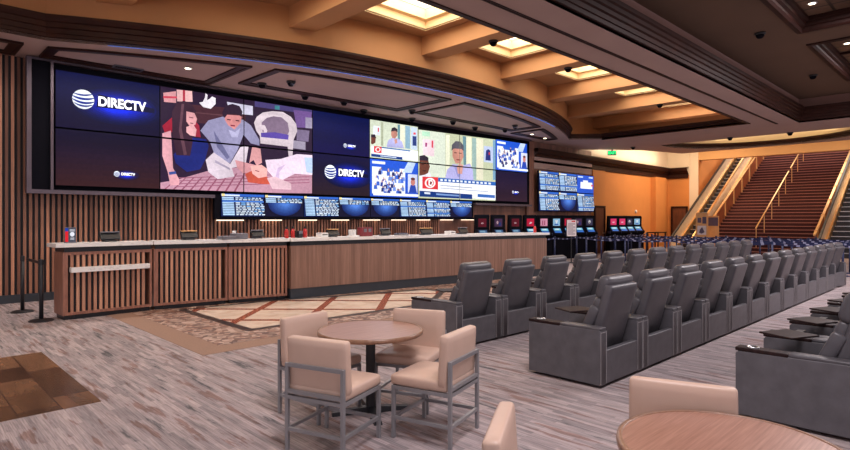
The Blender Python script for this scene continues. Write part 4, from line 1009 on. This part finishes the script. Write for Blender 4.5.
tops = {'r': [((96, 18, 34), None), ((206, 170, 176), ell(0, 0.17, 0.07, 0.035)), ((120, 20, 40), ell(0.02, 0.17, 0.03, 0.016))],
        'p': [((70, 44, 74), None), ((196, 160, 170), ell(-0.05, 0.2, 0.05, 0.08)), ((40, 50, 110), R(0.02, 0.05, 0.14, 0.2))],
        'r2': [((200, 24, 60), None), ((240, 200, 210), [(-0.08, 0.1), (0.06, 0.14), (0.1, 0.2), (-0.02, 0.22)])],
        'p2': [((226, 150, 176), None), ((150, 40, 80), R(-0.1, 0.05, -0.05, 0.28)), ((150, 40, 80), R(0.02, 0.05, 0.07, 0.28))],
        'b': [((150, 196, 230), None), ((240, 246, 250), [(-0.1, 0.3), (0.0, 0.1), (0.1, 0.3)]), ((60, 100, 190), R(-0.12, 0.04, 0.12, 0.10))],
        'w': [((60, 56, 80), None), ((226, 220, 226), ell(0, 0.2, 0.07, 0.1)), ((90, 40, 50), ell(0.0, 0.16, 0.03, 0.05))],
        'r3': [((235, 60, 110), None), ((250, 180, 200), R(-0.08, 0.12, 0.08, 0.2))]}
desc = {'r': 'dark red upper screen', 'p': 'figure picture on the upper screen', 'r2': 'bright red upper screen', 'p2': 'pink striped upper screen', 'b': 'pale blue upper screen', 'w': 'dark and white upper screen', 'r3': 'pink red upper screen'}
k0 = kiosk(); first = True
for i, (px_, kd) in enumerate(kpos+kpos2):
    if first: o = k0; first = False
    else: o = dup(k0, skip=('upper_screen', 'touch_screen'))
    o.location = (on_y(px_, 225, 13.15)[0], 13.15, 0); o.rotation_euler = (0, 0, -0.62)
    side = 'against the wood wall' if i < 9 else 'against the orange wall'
    tag(o, 'betting kiosk with %s, %s from left %s' % (desc[kd], ORD[i if i < 9 else i-9], side), 'kiosk', 'betting kiosks')
for o in [x for x in C.objects if x.name.startswith('betting_kiosk')]:
    i = list(x for x in C.objects if x.name.startswith('betting_kiosk')).index(o)
    kd = (kpos+kpos2)[i][1]
    L = [(c, poly if poly is not None else R(-0.21, 0, 0.21, 0.38)) for c, poly in tops[kd]]
    L = [((4, 4, 8), R(-0.22, 0, 0.22, 0.42))]+[(tuple(v*0.8 for v in c), [(x*0.72, z*0.8+0.05) for x, z in p_]) for c, p_ in L]
    tilt_pic('upper_screen', o, -0.045, 1.36, 0.03, 0.44, 0.42, L)
    low = [((20, 40, 90), R(-0.21, 0, 0.21, 0.32)), ((120, 200, 225), R(-0.17, 0.16, 0.18, 0.30)), ((220, 240, 245), R(-0.1, 0.2, 0.1, 0.28)), ((60, 120, 210), R(-0.17, 0.03, 0.18, 0.13))] if i > 2 else [((14, 18, 40), R(-0.21, 0, 0.21, 0.32)), ((60, 90, 130), R(-0.17, 0.05, 0.18, 0.28)), ((120, 160, 190), R(-0.12, 0.16, 0.1, 0.26))]
    tilt_pic('touch_screen', o, -0.292, 1.105, -0.85, 0.44, 0.34, [(tuple(v*0.85 for v in c), [(x*0.85, z) for x, z in p_]) for c, p_ in low])

# ------------------------------------------------------------------ recliners
def recliner():
    t = empty('recliner')
    bm = B(); box(bm, -0.345, 0.345, 0.07, 0.78, 0.03, 0.30); box(bm, -0.345, 0.345, 0.0, 0.07, 0.03, 0.37, bevel=0.01)
    link('seat_base', bm, M['leather_dark'], t, True, True)
    bm = B(); pillow(bm, 0.335, 0.31, 0.085, 0.05, (0, 0, 0.025), mat=Matrix.Translation((0, 0.50, 0.385))); link('seat_cushion', bm, M['leather'], t, True)
    bm = B(); pillow(bm, 0.33, 0.04, 0.15, 0.03, (0, 0.01, 0), mat=Matrix.Translation((0, 0.80, 0.20))); link('footrest', bm, M['leather'], t, True)
    for s in (-1, 1):
        bm = B(); xs = sorted((s*0.345, s*0.472))
        prism_x(bm, [(0.0, 0.03), (0.86, 0.03), (0.86, 0.55), (0.84, 0.57), (0.02, 0.585), (0.0, 0.57)], xs[0], xs[1], bevel=0.008); fixn(bm)
        arm = link('armrest', bm, M['leather_dark'], t, True, True)
        bm = B(); pillow(bm, 0.063, 0.235, 0.016, 0.012, (0, 0, 0.005), 8, Matrix.Translation((s*0.4085, 0.235, 0.592))); link('arm_pad', bm, M['leather'], arm, True)
        bm = B(); box(bm, xs[0]-0.002, xs[1]+0.002, 0.47, 0.862, 0.572, 0.602, bevel=0.006); link('wood_cap', bm, M['darkwood'], arm)
        bm = B(); lathe(bm, [(0.048, 0.600), (0.048, 0.612), (0.040, 0.613), (0.036, 0.604), (0.0, 0.603)], 20, s*0.4085, 0.74); link('cup_holder', bm, M['steel'], arm, True)
        bm = B()
        for xx in (xs[0]+0.004, xs[1]-0.010):
            box(bm, xx, xx+0.006, -0.004, 0.0, 0.04, 0.57)
        box(bm, xs[0]+0.006, xs[1]-0.006, -0.004, 0.0, 0.555, 0.562)
        link('seam', bm, M['seam'], arm)
    # swivel tray on the right arm, turned over the seat
    bm = B(); box(bm, -0.13, 0.22, 0.43, 0.74, 0.668, 0.686, bevel=0.008, seg=3)
    bmesh.ops.rotate(bm, verts=bm.verts[:], cent=(0.03, 0.6, 0.68), matrix=Matrix.Rotation(-0.42, 3, 'Z'))
    tr = link('tray_table', bm, M['darkwood'], t)
    bm = B(); cyl(bm, (0.40, 0.56, 0.60), (0.40, 0.56, 0.668), 0.022); box(bm, 0.1, 0.42, 0.53, 0.59, 0.65, 0.668); link('tray_bracket', bm, M['black'], tr)
    # leaning back
    lean = math.radians(16)
    MB = Matrix.Translation((0, 0.215, 0.33)) @ Matrix.Rotation(lean, 4, 'X')
    bm = B(); pillow(bm, 0.298, 0.05, 0.36, 0.03, (0, 0.008, 0), 12, MB @ Matrix.Translation((0, -0.01, 0.36)))
    link('backrest_shell', bm, M['leather'], t, True)
    bm = B()
    pillow(bm, 0.285, 0.05, 0.28, 0.045, (0, 0.02, 0), 8, MB @ Matrix.Translation((0, 0.07, 0.28)))
    link('backrest_cushion', bm, M['leather'], t, True)
    bm = B()
    pillow(bm, 0.29, 0.068, 0.125, 0.055, (0, 0.012, 0.0), 10, MB @ Matrix.Translation((0, 0.06, 0.668)))
    link('headrest', bm, M['leather'], t, True)
    for s in (-1, 1):
        bm = B(); pillow(bm, 0.03, 0.055, 0.20, 0.028, (0, 0, 0), 6, MB @ Matrix.Translation((s*0.285, 0.095, 0.26)) @ Matrix.Rotation(0.15, 4, 'X'))
        link('side_bolster', bm, M['leather'], t, True)
    return t
r0 = recliner(); first = True
rows = [('middle', 5.62, 0.957, 2.78, 13), ('far', 5.84, 0.972, 4.93, 13), ('near right', 5.75, 0.955, 0.73, 6)]
for rn, xa, pitch, Y, n_ in rows:
    for i in range(n_):
        rz = 0.0
        o = r0 if first else dup(r0); first = False
        dy = 0.0
        if rn == 'middle' and i == n_-1: rz = -0.12
        o.location = (xa+pitch*i, Y+dy, 0); o.rotation_euler = (0, 0, rz)
        pos = {0: 'at the left end', n_-1: 'at the far right end'}.get(i, ORD[i]+' from the left end')
        tag(o, 'grey leather recliner in the %s row, %s' % (rn, pos), 'recliner', 'grey recliners in rows')
        if rn == 'near right': o['label'] = 'grey leather recliner in the near right row, '+('closest, seen from its side' if i == 0 else ORD[i]+' counted from the closest')

# ------------------------------------------------------------------ round tables and chairs
def table(loc, label):
    t = empty('round_table', (*loc, 0), 0, label, 'table', 'round tables')
    bm = B(); lathe(bm, [(0.40, 0.693), (0.452, 0.70), (0.452, 0.728), (0.0, 0.730)], 64); link('tabletop', bm, M['tabletop'], t)
    bm = B(); lathe(bm, [(0.452, 0.693), (0.462, 0.695), (0.464, 0.712), (0.461, 0.729), (0.440, 0.7315), (0.438, 0.729)], 64, caps=False); 
    link('edge_band', bm, M['tableedge'], t, True)
    bm = B(); cyl(bm, (0, 0, 0.03), (0, 0, 0.67), 0.042, seg=24); lathe(bm, [(0.16, 0.67), (0.16, 0.693)], 24); link('column', bm, M['postblack'], t)
    for k in range(4):
        bm = B(); m_ = Matrix.Rotation(PI/4+k*PI/2+0.3, 4, 'Z')
        prism_x(bm, [(-0.035, 0.0), (0.035, 0.0), (0.03, 0.03), (-0.03, 0.03)], 0.0, 0.34); 
        for v in bm.verts:
            if v.co.z > 0.02 and v.co.x < 0.1: v.co.z += 0.03
        bmesh.ops.transform(bm, matrix=m_, verts=bm.verts); fixn(bm); link('foot', bm, M['postblack'], t)
    return t
table((3.10, 3.87), 'round walnut table on a black column with four beige chairs')
table((2.60, 0.80), 'round walnut table cut by the bottom right edge of the photo')
def chair():
    t = empty('dining_chair')
    q = 0.014; W = 0.245
    def leg(x, y, h): bm = B(); box(bm, x-q, x+q, y-q, y+q, 0, h, bevel=0.002, seg=1); link('leg', bm, M['chairmetal'], t)
    leg(-W, -0.255, 0.645); leg(W, -0.255, 0.645); leg(-W, 0.235, 0.41); leg(W, 0.235, 0.41)
    bm = B()
    box(bm, -W+q, W-q, -0.255-q, -0.255+q, 0.617, 0.645); box(bm, -W+q, W-q, -0.255-q, -0.255+q, 0.425, 0.452)
    link('back_rail', bm, M['chairmetal'], t)
    bm = B()
    for s in (-1, 1): box(bm, s*W-q, s*W+q, -0.241, 0.221, 0.383, 0.41)
    box(bm, -W+q, W-q, 0.221, 0.249, 0.383, 0.41); box(bm, -W+q, W-q, -0.269, -0.241, 0.383, 0.41)
    link('seat_frame', bm, M['chairmetal'], t)
    bm = B()
    for s in (-1, 1): box(bm, s*W-q+0.003, s*W+q-0.003, -0.241, 0.221, 0.148, 0.172)
    box(bm, -W+q, W-q, -0.267, -0.243, 0.148, 0.172); box(bm, -W+q, W-q, 0.223, 0.247, 0.148, 0.172)
    link('stretcher', bm, M['chairmetal'], t)
    bm = B(); pillow(bm, 0.256, 0.25, 0.042, 0.028, (0, 0, 0.012), 8, Matrix.Translation((0, 0.015, 0.452))); link('seat', bm, M['beige'], t, True)
    bm = B(); pillow(bm, 0.262, 0.04, 0.195, 0.024, (0, 0.008, 0), 8, Matrix.Translation((0, -0.20, 0.64)) @ Matrix.Rotation(0.06, 4, 'X')); link('backrest', bm, M['beige'], t, True)
    return t
c0 = chair(); first = True
for (cx, cy, fx, fy, lb) in [
    (2.475, 3.52, 0.94, 0.34, 'beige padded chair with grey metal frame, front left of the walnut table, seen from behind'),
    (3.17, 3.14, -0.29, 0.96, 'beige padded chair at the front right of the walnut table, seen from its side'),
    (3.52, 3.80, -0.90, -0.43, 'beige padded chair behind the walnut table on the right, facing us'),
    (2.80, 4.20, 0.17, -0.98, 'beige padded chair behind the walnut table on the left'),
    (2.86, 1.11, -0.94, -0.34, 'beige padded chair behind the cut off table beside the near recliner'),
    (2.03, 1.33, 0.51, -0.86, 'beige chair back alone at the bottom edge of the photo')]:
    o = c0 if first else dup(c0); first = False
    o.location = (cx, cy, 0); o.rotation_euler = (0, 0, math.atan2(-fx, fy))
    tag(o, lb, 'chair', 'beige chairs at the round tables')

# ------------------------------------------------------------------ queue posts
def post(mat, name='queue_post', h=1.02):
    t = empty(name)
    bm = B(); lathe(bm, [(0.18, 0.0), (0.18, 0.012), (0.15, 0.03), (0.04, 0.045)], 28); link('base', bm, mat, t, False)
    bm = B(); cyl(bm, (0, 0, 0.03), (0, 0, h-0.06), 0.032, seg=18); link('pole', bm, mat, t, True)
    bm = B(); lathe(bm, [(0.036, h-0.08), (0.036, h), (0.02, h+0.01)], 18); link('belt_head', bm, mat, t)
    return t
a = post(M['postblack']); a.location = (1.87, 12.46, 0); tag(a, 'black queue post close to the slatted wall at the left', 'queue post', 'black posts at the left')
b_ = dup(a, (1.93, 11.15, 0)); b_['label'] = 'black queue post in front of the other, beside the counter end'
bm = B(); box(bm, -0.004, 0.004, 0.03, 1.28, 0.94, 0.99); o = link('belt', bm, M['postblack'], b_)
def belt_mesh(dx, dy, n_=5):
    bm = B(); L_ = math.hypot(dx, dy); prev = None
    for k in range(n_+1):
        t = k/n_; sag = -0.05*4*t*(1-t)
        cur = [(dx*t, dy*t, 0.93+sag), (dx*t, dy*t, 0.98+sag)]
        nrm = Vector((-dy, dx, 0)).normalized()*0.003
        vs = [bm.verts.new(Vector(c)+s*nrm) for c in cur for s in (1, -1)]
        if prev:
            for i_, j_ in ((0, 1), (1, 3), (3, 2), (2, 0)): bm.faces.new((prev[i_], prev[j_], vs[j_], vs[i_]))
        prev = vs
    fixn(bm); return bm
p0 = post(M['postblue'], 'queue_post.001' if False else 'belt_post'); first = True
me_y = link('belt', belt_mesh(0, -1.55), M['belt']).data; bpy.data.objects.remove(bpy.data.objects['belt.001'] if 'belt.001' in bpy.data.objects else bpy.data.objects['belt'])
me_x = link('belt', belt_mesh(1.62, 0), M['belt']).data
for o in [x for x in C.objects if x.data is me_x]: bpy.data.objects.remove(o)
# the belt pattern is laid along the belt: a copy of the material reads X for the belts that run along X
mx = M['belt'].copy(); mx.name = 'patterned_blue_belt_x'
for l_ in list(mx.node_tree.links):
    if l_.from_node.type == 'SEPXYZ': 
        s_, to = l_.from_node, l_.to_socket; mx.node_tree.links.remove(l_); mx.node_tree.links.new(s_.outputs['X'], to)
me_x.materials.clear(); me_x.materials.append(mx)
def place(x, y, lb, me):
    global first
    o = p0 if first else dup(p0, skip=('belt',)); first = False
    o.location = (x, y, 0); tag(o, lb, 'queue post', 'belt posts of the queue maze')
    if me is not None:
        bo = bpy.data.objects.new('belt', me); C.objects.link(bo); bo.parent = o
for r_ in range(6):
    X = 19.3+1.15*r_; n_ = 7
    for i in range(n_):
        y = 11.0-1.55*i
        if y < 0.9: continue
        place(X, y, 'patterned belt post, %s from the left in the %s line of the maze' % (ORD[i], NEAR(r_, 6)), me_y if i < n_-1 and y > 2.4 else None)
for i in range(8):
    place(15.6+1.62*i, 12.1, 'belt post before the kiosks, %s from the left' % ORD[i], me_x if i < 7 else None)

# sign on a pole before the kiosks
sx, sy = on_y(571.5, 229, 11.6)[0], 11.6
t = empty('sign_stand', (sx, sy, 0), -0.7, 'white printed notice on a pole stand before the kiosks', 'sign')
bm = B(); lathe(bm, [(0.17, 0), (0.17, 0.015), (0.03, 0.04)], 24); link('base', bm, M['postblack'], t)
bm = B(); cyl(bm, (0, 0.03, 0.03), (0, 0.03, 1.5), 0.018); link('pole', bm, M['postblack'], t)
bm = B(); box(bm, -0.2, 0.2, -0.01, 0.02, 1.02, 1.68); link('board_frame', bm, M['postblack'], t)
M['paper'] = plain('paper_white', (0.72, 0.66, 0.70), 0.7)
M['ink'] = plain('printed_ink', (0.10, 0.08, 0.14), 0.7)
bm = B(); box(bm, -0.185, 0.185, -0.014, -0.01, 1.035, 1.665); sh = link('notice', bm, M['paper'], t)
bm = B()
for k in range(11):
    box(bm, -0.14, 0.14-0.08*(k % 3 == 2), -0.016, -0.014, 1.10+k*0.042, 1.115+k*0.042)
link('printed_lines', bm, M['ink'], sh)
bm = B(); box(bm, 0.0, 0.14, -0.016, -0.014, 1.585, 1.635); link('red_stamp', bm, M['red'], sh)

# poster boards at the escalator
def poster(name, px_, w, h, Xp, label, parts):
    l_ = (px_-425)/FPX; tt = Xp/(CA+l_*SA); yy = tt*(SA-l_*CA)
    t = empty(name, (Xp, yy, 0), -PI/2, label, 'poster stand', 'poster stands before the escalator')
    bm = B(); box(bm, -w/2, w/2, -0.03, 0.03, 0.2, h); box(bm, -w/2, -w/2+0.06, -0.2, 0.2, 0, 0.2); box(bm, w/2-0.06, w/2, -0.2, 0.2, 0, 0.2); link('board', bm, M['posterwood'], t)
    for (a_, b2, c_, d_) in parts:
        bm = B(); box(bm, a_*w/2, b2*w/2, -0.034, -0.03, c_*h, d_*h); link('printed_picture', bm, M['ink'], t)
    return t
po = poster('poster_stand', 702, 0.54, 2.0, 28.0, 'honey wood poster stand with a white card at the escalator foot', [(-0.7, -0.1, 0.76, 0.88), (0.1, 0.75, 0.74, 0.9), (-0.75, 0.75, 0.1, 0.35)])
bm = B(); box(bm, -0.2, 0.2, -0.034, -0.03, 0.95, 1.38); q_ = link('white_card', bm, M['paper'], po)
bm = B(); pts = [(-0.12, -0.036, 1.05), (0.0, -0.036, 1.0), (0.13, -0.036, 1.08), (0.06, -0.036, 1.22), (0.02, -0.036, 1.32), (-0.08, -0.036, 1.2)]; bm.faces.new([bm.verts.new(p) for p in pts]); link('dark_emblem', bm, M['ink'], q_)
poster('poster_stand', 713.2, 0.50, 1.85, 28.55, 'poster stand with dark top and printed lower half, right one at the escalator', [(-0.9, 0.9, 0.74, 0.96), (-0.7, 0.1, 0.2, 0.45), ])
# side table and wall button by the orange wall
t = empty('console_table', (30.2, 13.0, 0), 0, 'low dark console table against the orange wall right of the kiosks', 'table')
bm = B(); box(bm, -0.7, 0.7, -0.25, 0.25, 0.95, 1.0); link('table_top', bm, M['crown'], t)
for sx_ in (-0.65, 0.65):
    for sy_ in (-0.2, 0.2):
        bm = B(); box(bm, sx_-0.03, sx_+0.03, sy_-0.03, sy_+0.03, 0, 0.95); link('leg', bm, M['crown'], t)
bm = B(); lathe(bm, [(0.09, 0.0), (0.09, 0.05), (0.05, 0.08)], 16); 
o = link('wall_sensor', bm, M['white']); o.rotation_euler = (PI/2, 0, 0); xz = on_y(635.5, 211.5, WY); o.location = (xz[0], WY, xz[1]); tag(o, 'small round white sensor on the orange wall above the kiosks', 'sensor')

# ------------------------------------------------------------------ stairs and escalators
SX0 = 29.5; RUN = 0.33; RISE = 0.17
st = empty('staircase', (SX0, 5.8, 0), 0, 'wide maroon carpeted staircase with pale nosings rising to the next floor', 'staircase')
st['kind'] = 'structure'
W = 4.6
bm = B(); NS = 42
for k in range(NS):
    box(bm, k*RUN, NS*RUN+0.3, 0, W, k*RISE, (k+1)*RISE-0.03)
link('steps', bm, M['stairrun'], st)
bm = B()
for k in range(NS): box(bm, k*RUN-0.02, k*RUN+0.05, 0, W, (k+1)*RISE-0.032, (k+1)*RISE)
link('nosing', bm, M['stairnose'], st)
def slope_bar(bm, x0, x1, y, w, zo, h, sl=RISE/RUN, xs=SX0):
    """a bar that climbs with the stairs, in the staircase's own frame"""
    z0, z1 = (x0)*sl+zo, (x1)*sl+zo
    prof = [(x0, z0), (x1, z1), (x1, z1+h), (x0, z0+h)]
    a_ = [bm.verts.new((x, y-w/2, z)) for x, z in prof]; c_ = [bm.verts.new((x, y+w/2, z)) for x, z in prof]
    bm.faces.new(a_); bm.faces.new(c_[::-1])
    for k in range(4): bm.faces.new((a_[k], c_[k], c_[(k+1) % 4], a_[(k+1) % 4]))
rs = empty('stair_handrail', (SX0, 8.17, 0), 0, 'brass handrail with posts along the middle of the maroon stairs', 'handrail')
bm = B(); slope_bar(bm, 0.6, 6.6, 0, 0.05, 0.92, 0.05); slope_bar(bm, 7.0, 12.6, 0, 0.05, 0.92, 0.05); fixn(bm); link('rail', bm, M['gold'], rs)
for k in range(10):
    x_ = 0.65+k*1.32
    if x_ > 12.7: break
    bm = B(); cyl(bm, (x_, 0, x_*RISE/RUN-0.05), (x_, 0, x_*RISE/RUN+0.93), 0.018); link('post', bm, M['gold'], rs)
def balustrade(y, label, x1=12.0):
    t = empty('stair_balustrade', (SX0, y, 0), 0, label, 'balustrade')
    bm = B(); slope_bar(bm, 0.3, x1, 0, 0.10, 0.0, 0.86); fixn(bm); link('panel', bm, M['railwood'], t)
    bm = B(); slope_bar(bm, 0.2, x1, 0, 0.10, 0.86, 0.06); fixn(bm); link('rail', bm, M['gold'], t)
    bm = B(); slope_bar(bm, 0.3, x1, 0, 0.12, -0.05, 0.08); fixn(bm); link('base_rail', bm, M['gold'], t)
    for k in range(8):
        x_ = 0.5+k*1.4
        bm = B(); box(bm, x_, x_+0.16, -0.07, 0.07, x_*RISE/RUN+0.05, x_*RISE/RUN+0.95); link('post', bm, M['posterwood'], t)
    return t
balustrade(10.46, 'wooden balustrade with brass rails between the left escalator and the stairs')
balustrade(5.74, 'wooden balustrade with brass rails right of the maroon stairs')
def escalator(y0, y1, X0_, label):
    sl = 0.575; t = empty('escalator', (X0_, (y0+y1)/2, 0), 0, label, 'escalator')
    hw = (y1-y0)/2; n_ = 32; L_ = 12.5
    bm = B()
    for k in range(n_): box(bm, k*0.4, k*0.4+0.46, -hw+0.24, hw-0.24, k*0.23-0.3 if k > 1 else 0, (k+1)*0.23)
    link('steps', bm, M['escstep'], t)
    bm = B()
    for k in range(n_): box(bm, k*0.4-0.006, k*0.4, -hw+0.26, hw-0.26, (k+1)*0.23-0.03, (k+1)*0.23+0.004)
    link('step_edge', bm, M['steel'], t)
    for s in (-1, 1):
        yy = s*(hw-0.12)
        bm = B(); slope_bar(bm, -0.6, L_, yy, 0.22, -0.0, 0.42, sl); fixn(bm); sk = link('skirt', bm, M['gold'], t)
        bm = B(); slope_bar(bm, -0.6, L_, yy, 0.05, 0.42, 0.62, sl); fixn(bm); link('balustrade_panel', bm, M['paleskirt'], sk)
        bm = B(); slope_bar(bm, -0.8, L_, yy, 0.09, 1.04, 0.08, sl); fixn(bm); link('handrail', bm, M['rubber'] if s > 0 else M['gold'], sk)
    return t
escalator(10.56, 11.82, 29.5, 'left escalator with pale side panels between the cream column and the stairs')
escalator(4.0, 5.62, 29.8, 'right escalator beyond the right wooden balustrade')
